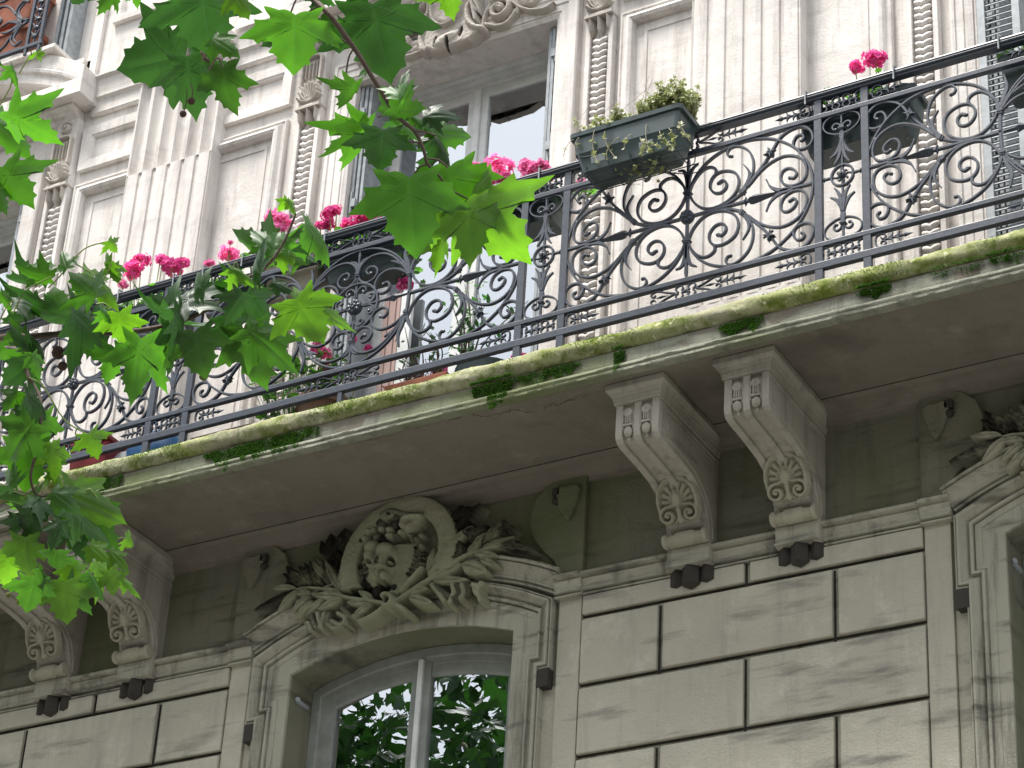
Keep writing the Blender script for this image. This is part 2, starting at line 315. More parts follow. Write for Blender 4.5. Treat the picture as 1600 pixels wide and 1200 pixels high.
# ---------------------------------------------------------------- relief carving (height field of carved shapes)
YW=8.92; K=YW/8.85
def H(z): return 1.6+(z-1.6)*K
SP=3.487*K
LC=[(-5.893+3.487*k)*K for k in (-1,0,1)]; UC=[(-5.868+3.487*k)*K for k in (-1,0,1)]; PC=[(-4.150+3.487*k)*K for k in (-2,-1,0,1)]
def wp(x,y,Y=YW):
    p=onY(x,y,Y); return (p.x,p.z)
class Relief:
    def __init__(s,x0,x1,z0,z1,step=.0035):
        s.x=np.arange(x0,x1,step); s.z=np.arange(z0,z1,step); s.X,s.Z=np.meshgrid(s.x,s.z); s.h=np.zeros_like(s.X)-.01; s.s=np.zeros_like(s.X)
    def put(s,h,mask,soot=0,over=False):
        if over: h=np.where(mask,h+np.maximum(s.h,0)*.5,h)
        m=mask&(h>s.h); s.h=np.where(m,h,s.h); s.s=np.where(m,soot,s.s)
    def leaf(s,b,t,w,h=.03,base=.008,soot=0,curve=0):
        b=np.array(b);t=np.array(t);d=t-b;L=np.hypot(*d);d/=L
        u=((s.X-b[0])*d[0]+(s.Z-b[1])*d[1])/L; v=(s.X-b[0])*-d[1]+(s.Z-b[1])*d[0]-curve*L*np.sin(np.pi*np.clip(u,0,1))
        uc=np.clip(u,0,1); hw=w*np.sin(np.pi*uc**.8)**.8*.5+1e-5; q=np.abs(v)/hw
        m=(u>0)&(u<1)&(q<1)
        g=np.sqrt(np.clip(1-q**2.5,0,1))*(1-.35*np.exp(-(v/.0035)**2))*(1+.08*np.cos(q*9+uc*14))
        s.put(base+h*g*(.55+.45*np.sin(np.pi*uc**.6)),m,soot)
    def seg(s,a,b,r0,r1,h0,h1,soot,base=0):
        a=np.array(a,float);b=np.array(b,float);d=b-a;L2=(d**2).sum()+1e-12
        x0,x1=min(a[0],b[0])-max(r0,r1),max(a[0],b[0])+max(r0,r1); z0,z1=min(a[1],b[1])-max(r0,r1),max(a[1],b[1])+max(r0,r1)
        i0,i1=np.searchsorted(s.z,[z0,z1]); j0,j1=np.searchsorted(s.x,[x0,x1])
        X=s.X[i0:i1,j0:j1];Z=s.Z[i0:i1,j0:j1]
        if X.size==0: return
        t=np.clip(((X-a[0])*d[0]+(Z-a[1])*d[1])/L2,0,1); dist=np.hypot(X-a[0]-t*d[0],Z-a[1]-t*d[1]); r=r0+(r1-r0)*t
        q=dist/r; m=q<1; h=base+(h0+(h1-h0)*t)*np.sqrt(np.clip(1-q**2,0,1))
        sub=s.h[i0:i1,j0:j1]; mm=m&(h>sub); sub[mm]=h[mm]; ss=s.s[i0:i1,j0:j1]; ss[mm]=soot
    def stroke(s,pts,r,h,soot=0,base=.004,taper=None,n=5):
        P=cr([Vector(p) for p in pts],n); N=len(P)
        for i in range(N-1):
            f0=taper(i/(N-1)) if taper else 1; f1=taper((i+1)/(N-1)) if taper else 1
            s.seg(P[i],P[i+1],r*f0,r*f1,h*f0,h*f1,soot,base)
    def blob(s,c,rx,rz,h,base=0,rot=0,soot=0,p=2):
        ca,sa=math.cos(rot),math.sin(rot); x=(s.X-c[0])*ca+(s.Z-c[1])*sa; z=-(s.X-c[0])*sa+(s.Z-c[1])*ca
        q=np.hypot(x/rx,z/rz); s.put(base+h*np.sqrt(np.clip(1-q**p,0,1)),q<1,soot)
    def dent(s,c,rx,rz,d,soot=None,rot=0):
        ca,sa=math.cos(rot),math.sin(rot); x=(s.X-c[0])*ca+(s.Z-c[1])*sa; z=-(s.X-c[0])*sa+(s.Z-c[1])*ca
        q=np.hypot(x/rx,z/rz); m=(q<1)&(s.h>0); s.h=np.where(m,np.maximum(s.h-d*np.sqrt(np.clip(1-q**2,0,1)),.003),s.h)
        if soot is not None: s.s=np.where(m,soot,s.s)
    def slab(s,poly,h,base=0,edge=.01,soot=0):
        # filled polygon with rounded edge
        P=np.array(poly); inside=np.zeros_like(s.X,bool); dist=np.full(s.X.shape,9.)
        for i in range(len(P)):
            a,b=P[i],P[(i+1)%len(P)]
            c=((a[1]>s.Z)!=(b[1]>s.Z)); xi=(b[0]-a[0])*(s.Z-a[1])/((b[1]-a[1]) or 1e-9)+a[0]; inside^=c&(s.X<xi)
            d=b-a;t=np.clip(((s.X-a[0])*d[0]+(s.Z-a[1])*d[1])/((d**2).sum()+1e-12),0,1); dist=np.minimum(dist,np.hypot(s.X-a[0]-t*d[0],s.Z-a[1]-t*d[1]))
        q=np.clip(dist/edge,0,1); s.put(base+h*np.sqrt(1-(1-q)**2),inside,soot)
    def mesh(s,name,Y,mat,rough=.002,skirt=-.006):
        nz,nx=s.h.shape; rn=RNG.normal(0,1,(nz//3+2,nx//3+2)); rn=np.kron(rn,np.ones((3,3)))[:nz,:nx]
        for _ in range(2): rn=(rn+np.roll(rn,1,0)+np.roll(rn,1,1)+np.roll(rn,-1,0)+np.roll(rn,-1,1))/5
        h=s.h+np.where(s.h>.004,rn*rough,0)
        ok=h>0; q=ok[:-1,:-1]|ok[1:,:-1]|ok[:-1,1:]|ok[1:,1:]
        h=np.where(ok,h,skirt)
        use=np.zeros((nz,nx),bool); use[:-1,:-1]|=q; use[1:,:-1]|=q; use[:-1,1:]|=q; use[1:,1:]|=q
        idx=np.full((nz,nx),-1); idx[use]=np.arange(use.sum())
        V=np.stack([s.X[use],Y-h[use],s.Z[use]],1)
        I,J=np.nonzero(q); F=np.stack([idx[I,J],idx[I,J+1],idx[I+1,J+1],idx[I+1,J]],1)
        me=bpy.data.meshes.new(name); me.from_pydata(V.tolist(),[],F.tolist()); me.update()
        a=me.attributes.new('soot','FLOAT','POINT'); a.data.foreach_set('value',s.s[use].astype(np.float32))
        me.materials.append(mat); me.polygons.foreach_set('use_smooth',[True]*len(me.polygons)); return me
def spiral(c,r0,turns,a0,dirn=1,shrink=.25,n=26):
    return [(c[0]+r0*(1-(1-shrink)*i/n)*math.cos(a0+dirn*turns*2*math.pi*i/n),c[1]+r0*(1-(1-shrink)*i/n)*math.sin(a0+dirn*turns*2*math.pi*i/n)) for i in range(n+1)]
def arc(c,hw,z0,z1,n=14):   # segmental arch points left->right
    h=z1-z0; R=(hw*hw+h*h)/(2*h); return [(c+hw*(2*i/n-1),z1-R+math.sqrt(R*R-(hw*(2*i/n-1))**2)) for i in range(n+1)]
# ---------------------------------------------------------------- the building
BLD=thing('apartment_building','old limestone apartment house with a long iron railed balcony on scroll brackets','apartment building',(-5.9,8.92,0))
XL0,XR0=LC[0]-1.7,PC[3]+1.5
# backing wall with openings
mb=MB(); Yb=9.45
edges=[XL0-1.0]
for c in LC:
    a=arc(c,.603,H(6.605),H(6.715))
    mb.box(edges[-1],c-.603,YW,Yb,0,H(7.45)); edges.append(c+.603)
    mb.extr([(c-.603,H(7.45))]+a+[(c+.603,H(7.45))],YW+.0003,Yb,'Y'); mb.box(c-.603,c+.603,YW,Yb,0,4.15)
mb.box(edges[-1],XR0+1.5,YW,Yb,0,H(7.45))
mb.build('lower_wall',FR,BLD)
# blocks on the piers, dark strips painting the shade lines in their joints
for p in PC:
    bk=MB(); gm=MB()
    cb=MB(); cb.box(p-.797*K,p+.797*K,YW-.004,YW+.02,.25,H(6.706)); cb.build('joint_channel',LOM,BLD)
    z=H(6.702); rows=[(H(6.610),z,(-.795,0,.795))]; zt=H(6.585); i=0
    while zt>.6:
        rows.append((zt-.308,zt,(-.795,-.407,.406,.795) if i%2==0 else (-.795,0,.795))); zt-=.335; i+=1
    for zb_,zt_,xs in rows:
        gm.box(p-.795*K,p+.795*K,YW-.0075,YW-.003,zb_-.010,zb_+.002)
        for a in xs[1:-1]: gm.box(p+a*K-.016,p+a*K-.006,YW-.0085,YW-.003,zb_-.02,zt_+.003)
        for a,b in zip(xs[:-1],xs[1:]):
            e=.0145; bk.box(p+a*K+(e if a>-.79 else 0),p+b*K-(e if b<.79 else 0),YW-.026-random.uniform(0,.007),YW-.003,zb_,zt_)
    gm.build('joint_shade_strips',GR,BLD); bk.build('rusticated_blocks',LO,BLD,bevel=.006,seg=3)
# side strips
for p in PC:
    for s in (-1,1):
        st=MB()
        a,b=sorted((p+s*.802*K,p+s*.916*K)); st.box(a,b,YW-.02,YW+.01,.2,H(6.716))
        a,b=sorted((p+s*.918*K,p+s*1.06*K)); st.box(a,b,YW-.004,YW+.01,.2,H(6.3)); st.build('wall_strip',LO,BLD,bevel=.003)
# string course
prof=[(YW+.02,H(6.707)),(YW-.028,H(6.707)),(YW-.028,H(6.716)),(YW-.014,H(6.718)),(YW-.014,H(6.725)),(YW-.036,H(6.728)),(YW-.036,H(6.735)),(YW-.030,H(6.745)),(YW-.044,H(6.778)),(YW-.036,H(6.782)),(YW-.036,H(6.789)),(YW-.062,H(6.793)),(YW-.062,H(6.806)),(YW-.055,H(6.812)),(YW+.02,H(6.818))]
for p in PC:
    sc=MB(); sc.extr(prof,p-.797*K,p+.797*K); 

    for s in (-1,1):
        a,b=sorted((p+s*.795*K,p+s*.93*K)); sc.extr([(y-.018 if y<YW else y,z-.003) for y,z in prof],a,b)
    sc.build('string_course',LOM,BLD,bevel=.0015,seg=1)
# console scroll slabs beside the brackets, with small shields
def console(c,s):
    poly=[(.946,6.815),(.946,7.40),(.90,7.40),(.885,7.335),(.83,7.335),(.75,7.305),(.69,7.25),(.66,7.17),(.662,7.11),(.69,7.03),(.745,6.955),(.795,6.905),(.815,6.865),(.82,6.815)]
    P=[(c+s*x*K,H(z)) for x,z in poly]; 
    if s<0: P=P[::-1]
    m=MB(); m.extr(P,YW-.036,YW+.01,'Y'); o=m.build('console_scroll',FR,BLD,bevel=.006,seg=2)
    q=[(.80,7.255),(.83,7.27),(.86,7.262),(.90,7.27),(.925,7.245),(.915,7.19),(.885,7.115),(.868,7.085),(.85,7.10),(.82,7.16),(.802,7.215)]
    P=[(c+s*x*K,H(z)) for x,z in q]
    if s<0: P=P[::-1]
    m=MB(); m.extr(P,YW-.062,YW-.03,'Y'); oo=m.build('shield',FR,o,bevel=.01,seg=2)
    m=MB(); m.box(*sorted((c+s*.785*K,c+s*.82*K)),YW-.062,YW-.03,H(7.225),H(7.262)); m.ball((c+s*.80*K,YW-.05,H(7.20)),.02,8,6); m.build('shield_boss',SOOT,o)
for i,c in enumerate(LC):
    console(c,1)
    console(c,-1)
# ---- lower windows
def lower_window(c,full=True):
    # architrave
    m=MB(); path=[(c-.603,4.15),(c-.603,H(6.605))]+arc(c,.603,H(6.605),H(6.715))[1:-1]+[(c+.603,H(6.605)),(c+.603,4.15)]
    m.sweep(path,[(0,.0005),(0,.018),(.10,.018),(.10,.0005)],YW)
    sur=m.build('window_surround',LOM,BLD)
    m=MB(); m.sweep([(c-.70,4.15),(c-.70,H(6.44)),(c-.745,H(6.44)),(c-.745,H(6.672))]+arc(c,.738,H(6.676),H(6.862),16)[1:-1]+[(c+.745,H(6.672)),(c+.745,H(6.44)),(c+.70,H(6.44)),(c+.70,4.15)],
        [(-.045,-.01),(-.045,.022),(-.016,.022),(-.015,.010),(-.010,.010),(-.009,.034),(.003,.036),(.006,.016),(.012,.014),(.020,.026),(.032,.036),(.044,.054),(.053,.056),(.054,.036),(.058,.034),(.059,.046),(.066,.046),(.066,-.01)],YW)
    m.build('architrave_moulding',LOM,sur,bevel=.001,seg=1)
    m=MB(); ap=arc(c,.815,H(6.752),H(6.952),18)
    m.sweep(ap,[(-.014,-.01),(-.014,.034),(-.006,.040),(-.003,.026),(.003,.026),(.005,.046),(.012,.046),(.016,.040),(.034,.046),(.060,.072),(.068,.084),(.070,.070),(.076,.070),(.078,.090),(.088,.090),(.090,.078),(.097,.078),(.097,-.01)],YW)
    m.build('arched_hood_moulding',LOM,sur,bevel=.001,seg=1)
    for s in (-1,1):
        m=MB(); m.box(*sorted((c+s*.745*K,c+s*.805*K)),YW-.05,YW,H(6.285),H(6.372)); m.build('ear_block',SOOT,sur,bevel=.004)
    # frame
    F=MB(); yf=9.10
    F.sweep([(c-.602,4.2),(c-.602,H(6.60))]+arc(c,.602,H(6.603),H(6.712))[1:-1]+[(c+.602,H(6.60)),(c+.602,4.2)],[(0,0),(0,.03),(-.045,.03),(-.05,.022),(-.085,.022),(-.085,0)],yf+.03)
    fr=F.build('window_frame',WOODL,BLD,bevel=.002)
    for s in (-1,1):
        m=MB(); x0,x1=sorted((c+s*.012,c+s*.52)); ytop=[(x,z-.075) for x,z in arc(c,.603,H(6.605),H(6.715),24) if x0-.02<=x<=x1+.02]
        m.box(*sorted((c+s*.006,c+s*.052)),yf+.004,yf+.045,4.2,H(6.64)); m.box(*sorted((c+s*.47,c+s*.525)),yf+.006,yf+.045,4.2,H(6.57)); m.box(x0,x1,yf+.006,yf+.045,4.2,4.32)
        m.sweep(ytop,[(0.02,0),(0.02,.03),(-.065,.03),(-.075,.02),(-.075,0)],yf+.04)
        sa=m.build('sash',WOODL,fr,bevel=.003)
        m=MB(); m.box(x0+.01,x1-.01,yf+.024,yf+.028,4.22,H(6.66)); m.build('glass_pane',GLASS,fr)
    m=MB(); m.box(c-.014,c+.014,yf-.012,yf+.01,4.2,H(6.655)); m.build('mullion_bead',WOOD,fr,bevel=.004)
    m=MB(); m.tube([(c-.60,yf-.04,H(6.50)),(c-.60,yf-.13,H(6.50)),(c-.585,yf-.14,H(6.50))],.013,8,1); m.build('blind_bracket',ZINC,fr)
    m=MB(); m.box(c-.75,c+.75,yf+.06,yf+.55,3.9,H(6.9)); me=m.mesh('room',DARKIN); link('unlit_room_box',me,fr)
    return sur
for c in LC: lower_window(c)
for c in LC:
    m=MB(); m.box(c-.78,c+.78,YW-.10,YW+.18,4.04,4.15); m.build('window_sill',LOM,BLD,bevel=.01)
# ---- carved laurel and lion mask over the lower windows
def Z5_(x,y): return wp(380+x/5,760+y/5)
def Z6_(x,y): return wp(620+x/4.7059,760+y/4.7059)
R=Relief(LC[1]-.90,LC[1]+.86,H(6.66),H(7.40),.0038)
cx,cz=LC[1]+.005,H(7.055)
# round niche ring
g=np.hypot((R.X-cx)/1.0,(R.Z-cz)); up=R.Z>cz-.12
m_=(g<.318)&(g>.222)&up; R.put(.060+.016*np.sqrt(np.clip(1-((g-.270)/.048)**2,0,1)),m_,0)
R.put(np.full_like(g,.012),(g<=.222)&up,.5)
R.slab([Z5_(*q) for q in ((430,730),(560,690),(640,660),(720,600),(760,520),(820,520),(830,640),(900,720),(960,740),(1010,840),(980,900),(860,870),(700,850),(520,850))],.010,.0,.02,1)
R.slab([Z6_(*q) for q in ((430,640),(440,500),(480,380),(540,260),(600,300),(640,380),(760,400),(830,400),(860,470),(740,520),(600,560),(470,650))],.010,.0,.02,1)
R.slab([Z6_(*q) for q in ((290,700),(330,540),(400,520),(440,640),(360,730))],.008,.0,.02,.8)
# shell shield behind mask
R.slab([Z5_(*q) for q in ((1230,520),(1330,505),(1480,500),(1510,560),(1500,680),(1440,800),(1340,900),(1290,930),(1180,900),(1060,830),(1000,740),(1000,660),(1040,610))],.035,.02,.02,0)
for a,b in (((1440,560),(1490,545)),((1440,590),(1500,580)),((1440,620),(1500,615)),((1430,655),(1490,655)),((1420,690),(1480,700)),((1400,725),(1450,745)),((1380,760),(1430,785)),((1020,700),(1060,690)),((1020,740),(1060,725)),((1040,780),(1080,760))):
    R.stroke([Z5_(*a),Z5_(*b)],.010,.035,1,.04)
# hood / hair curls
for x,y,r,so in ((1050,490,.026,0),(1025,510,.018,1),(1085,430,.02,0),(1120,420,.02,.3),(1180,415,.022,0),(1240,465,.027,0),(1240,420,.025,0),(1300,470,.02,.6),(1330,440,.02,0),(1400,395,.045,0),(1450,350,.04,.1),(1385,350,.03,.5),(1490,470,.02,.3),(1200,320,.035,.2),(1300,330,.03,1),(1170,370,.03,1),(1290,380,.03,1),(1240,290,.028,1),(1150,480,.03,1),(1200,500,.025,1)):
    R.blob(Z5_(x,y),r,r*.9,.05,.035,soot=so)
R.stroke([Z5_(*q) for q in ((1190,310),(1260,280),(1380,310),(1500,310))],.018,.05,.6,.04)
R.stroke([Z5_(*q) for q in ((1350,400),(1370,350),(1430,330),(1500,330))],.014,.06,0,.045)
for q in ((1420,480),(1470,510),(1500,560)): R.blob(Z5_(*q),.016,.022,.06,.04,soot=.7)
# lion face
R.blob(Z5_(1170,700),.085,.115,.055,.03)
R.blob(Z5_(1110,560),.040,.034,.05,.06); R.blob(Z5_(1210,585),.046,.04,.055,.06)      # brows
R.blob(Z5_(1090,620),.03,.04,.04,.06); R.blob(Z5_(1260,630),.03,.05,.03,.055)
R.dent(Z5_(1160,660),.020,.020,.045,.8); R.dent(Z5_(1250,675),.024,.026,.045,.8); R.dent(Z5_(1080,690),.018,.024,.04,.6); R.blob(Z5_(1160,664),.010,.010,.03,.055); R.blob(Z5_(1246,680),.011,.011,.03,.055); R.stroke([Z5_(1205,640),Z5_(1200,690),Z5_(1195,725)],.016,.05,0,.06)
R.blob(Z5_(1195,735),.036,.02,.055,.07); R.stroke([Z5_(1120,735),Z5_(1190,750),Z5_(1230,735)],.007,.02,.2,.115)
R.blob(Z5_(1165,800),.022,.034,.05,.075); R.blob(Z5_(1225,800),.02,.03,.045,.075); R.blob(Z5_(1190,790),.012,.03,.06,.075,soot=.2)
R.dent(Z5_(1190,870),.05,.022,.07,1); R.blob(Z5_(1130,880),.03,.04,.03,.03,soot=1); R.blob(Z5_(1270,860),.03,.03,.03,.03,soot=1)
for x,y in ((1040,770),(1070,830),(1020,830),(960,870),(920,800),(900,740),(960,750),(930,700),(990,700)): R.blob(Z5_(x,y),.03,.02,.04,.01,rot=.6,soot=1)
def lv(F,b,t,w,h=.034,so=0,base=.035,cv=0): R.leaf(F(*b),F(*t),w,h,base,so,cv)
# left laurel
for b,t,w,so in (((840,880),(720,640),.045,.2),((730,650),(690,480),.04,1),((750,600),(770,430),.045,1),((790,590),(880,390),.035,1),((730,640),(830,500),.035,1),((860,650),(800,560),.03,1),((960,860),(890,700),.04,1),((700,700),(640,620),.04,.8),
    ((540,840),(390,740),.04,1),((520,830),(420,680),.045,1),((570,830),(430,690),.04,1),((610,830),(520,680),.045,1),((650,830),(560,660),.045,1),((690,830),(600,640),.04,.9),((720,780),(625,650),.04,.1),((760,830),(700,700),.04,.7),((800,830),(760,700),.04,.8),
    ((500,860),(310,860),.04,0),((530,870),(160,1030),.035,1),((470,930),(200,1020),.03,.9),((520,880),(350,1050),.055,0),((620,900),(480,900),.04,0),((640,960),(480,1110),.045,0),((610,920),(460,1050),.045,0),((720,940),(570,1080),.04,0),
    ((865,935),(610,910),.052,0),((860,950),(655,1035),.052,0),((860,890),(850,690),.042,0),((1090,975),(885,975),.05,0),((1100,990),(915,1100),.048,0),((1100,950),(980,880),.04,0),((860,910),(680,860),.04,.1)):
    lv(Z5_,b,t,w,.034,so)
R.stroke([Z5_(*q) for q in ((1200,985),(1060,960),(880,930),(720,870),(560,860),(420,900))],.012,.03,0,.04,lambda u:1-.5*u)
# right laurel
R.stroke([Z6_(*q) for q in ((60,930),(330,750),(460,660),(600,570),(820,510),(940,500))],.016,.035,0,.04,lambda u:1-.5*u)
R.stroke([Z6_(*q) for q in ((130,850),(210,760),(280,680))],.012,.045,0,.045); R.stroke([Z6_(*q) for q in ((340,730),(400,660),(450,560),(455,520))],.012,.045,.1,.045)
for b,t,w,so in (((330,755),(575,625),.06,0),((340,762),(610,750),.05,0),((130,860),(320,810),.05,0),((165,885),(350,925),.055,0),((560,640),(745,695),.085,0),((650,560),(825,575),.05,0),((690,600),(825,650),.04,0),((600,570),(730,430),.05,.2),
    ((700,530),(945,430),.035,.3),((820,510),(1075,520),.05,.8),((850,520),(1030,565),.035,1),((900,500),(1000,480),.04,1),((700,500),(860,300),.04,1),((740,470),(930,350),.035,1),((760,440),(850,330),.035,1),((640,520),(740,400),.045,.2),
    ((560,560),(500,420),.04,.9),((470,520),(630,350),.05,0),((470,500),(580,430),.05,0),((600,440),(750,350),.04,1),((560,420),(700,370),.045,1),((600,460),(690,400),.04,1),((470,480),(480,330),.045,.3),((480,420),(690,180),.03,1),((490,330),(560,200),.06,1),((520,300),(610,210),.05,1),((470,350),(440,240),.04,1),((540,280),(640,240),.04,1),((480,370),(430,300),.035,1),
    ((320,710),(350,510),.045,0),((350,720),(420,480),.04,0),((400,680),(480,560),.04,.5),((440,640),(560,590),.04,.8),((330,730),(310,580),.035,0),((430,560),(380,470),.04,.5),((470,610),(560,540),.045,.9)):
    lv(Z6_,b,t,w,.034,so)
# ribbons
def ribbonfold(F,pts,r,so=0): R.stroke([F(*q) for q in pts],r,.035,so,.03)
for q,so in ((((340,790),(390,850),(430,910)),0),(((360,800),(440,860),(500,890)),.7),(((490,790),(500,850),(470,920)),0),(((520,790),(545,850),(520,910)),.8),(((560,790),(575,850),(550,890)),.2),(((600,785),(610,840),(600,870)),.8)): ribbonfold(Z6_,q,.016,so)
ribbonfold(Z6_,((640,790),(680,800),(700,780)),.016); ribbonfold(Z6_,((650,830),(680,860),(690,900)),.012); R.slab([Z6_(*q) for q in ((620,780),(710,770),(690,830),(700,900),(640,860))],.03,.03,.01)
R.slab([Z6_(*q) for q in ((370,790),(500,790),(480,920),(400,880))],.012,.03,.01,1)
for q,so in ((((620,1070),(640,1130),(660,1170)),.6),(((670,1060),(680,1110),(700,1160)),0),(((720,1060),(715,1110),(690,1160)),.1),(((760,1060),(750,1110),(740,1150)),.7),(((830,1060),(880,1090),(880,1130)),0),(((780,1120),(840,1150),(880,1130)),0),(((860,1020),(900,1060),(920,1090)),.5),(((760,1150),(800,1180),(860,1170)),.3)): ribbonfold(Z5_,q,.014,so)
R.slab([Z5_(*q) for q in ((545,1125),(610,1110),(640,1190),(600,1200),(590,1150))],.03,.03,.01)
# knot
R.stroke([Z6_(*q) for q in ((10,900),(30,880),(65,890),(75,930),(50,965),(20,960))],.012,.06,0,.05); R.blob(Z6_(35,925),.02,.02,.05,.04,soot=1)
R.stroke([Z5_(1210,1010),Z5_(1120,1080),Z5_(1010,1135)],.014,.045,0,.035); R.stroke([Z6_(80,945),Z6_(120,965),Z6_(165,1000)],.016,.05,0,.04)
me=R.mesh('laurel and lion mask',YW-.048,CARV,.0013,-.05)
masks=[]
o=link('carved_lion_mask_with_laurel',me,BLD); masks.append(o)
for k in (-1,1):
    d=dup(o,(SP*k,0,0)); 
# ---- balcony slab
slab=MB(); x0,x1=XL0-1,XR0+1.5
slab.extr([(YW+.05,7.60),(8.25,7.60),(8.25,7.52),(8.222,7.515),(8.218,7.435),(8.210,7.430),(8.206,7.392),(8.24,7.390),(8.27,7.405),(8.80,7.408),(8.815,7.395),(8.85,7.388),(8.86,7.372),(8.895,7.35),(8.90,7.335),(YW+.05,7.33)],x0,x1)
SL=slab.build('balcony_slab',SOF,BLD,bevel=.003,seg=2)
# fascia skin
n=900; fa=MB(); xs=np.linspace(x0,x1,n); fp=[(8.234,7.528),(8.222,7.510),(8.219,7.48),(8.217,7.450),(8.2165,7.438),(8.203,7.433),(8.199,7.428),(8.199,7.418),(8.205,7.412),(8.205,7.407),(8.196,7.403),(8.196,7.391),(8.201,7.3875),(8.24,7.3865)]
ph=RNG.uniform(0,6,20)
for i,x in enumerate(xs):
    for j,(y,z) in enumerate(fp):
        e=.0006*math.sin(x*23+ph[j])+.0012*math.sin(x*3.3+j)+.0005*math.sin(x*61+ph[j+5])
        chip=.010*max(0,math.sin(x*3.1+ph[12])*math.sin(x*11.7+1)-.55) if j in (2,3) else 0
        fa.v.append((x,y+e+chip,z+e*.6))
    if i: 
        for j in range(len(fp)-1): a=(i-1)*len(fp)+j; fa.f.append((a,a+len(fp),a+len(fp)+1,a+1))
fa.build('slab_fascia',EDGE,SL,smooth=True,split=50)
no=MB(); kk=16; n=1400; xs=np.linspace(x0,x1,n)
for i,x in enumerate(xs):
    wob=.003*math.sin(x*4.7)+.002*math.sin(x*13+1)+.0015*math.sin(x*37)
    for j in range(kk):
        a=math.pi*(-.62+1.3*j/(kk-1)); r=.046+wob+.0025*math.sin(x*19+j*1.3)+RNG.normal(0,.0009)
        no.v.append((x,8.2325-r*math.cos(a),7.564+r*math.sin(a)))
    if i:
        for j in range(kk-1): a=(i-1)*kk+j; no.f.append((a,a+kk,a+kk+1,a+1))
no.build('rounded_nosing',MOSSY,SL,smooth=True,split=80)
m=MB()
for P,r in ((((690,650),(705,655),(722,650),(740,646),(752,652),(770,648),(790,644),(806,640),(826,645)),.0016),(((850,637),(862,630),(872,633),(885,626),(897,622)),.0016),(((505,702),(540,694),(580,686),(610,680),(650,668),(688,660)),.0009),(((300,745),(360,728),(420,716),(480,706)),.0007),(((900,620),(940,612),(960,606)),.0008)):
    Pf=cr([Vector(p) for p in P],7); q=[onZ(p.x+random.gauss(0,1.6),p.y+random.gauss(0,1.2),7.4048) for p in Pf]; m.tube(q,lambda u:r*random.uniform(.3,1.1),5,1)
m.build('crack',GR,SL)
m=MB()
for y0,y1,zz_ in ((8.790,8.7925,7.4042),): m.box(x0,x1,y0,y1,zz_,7.412)
m.build('drip_line',SOOT,SL)
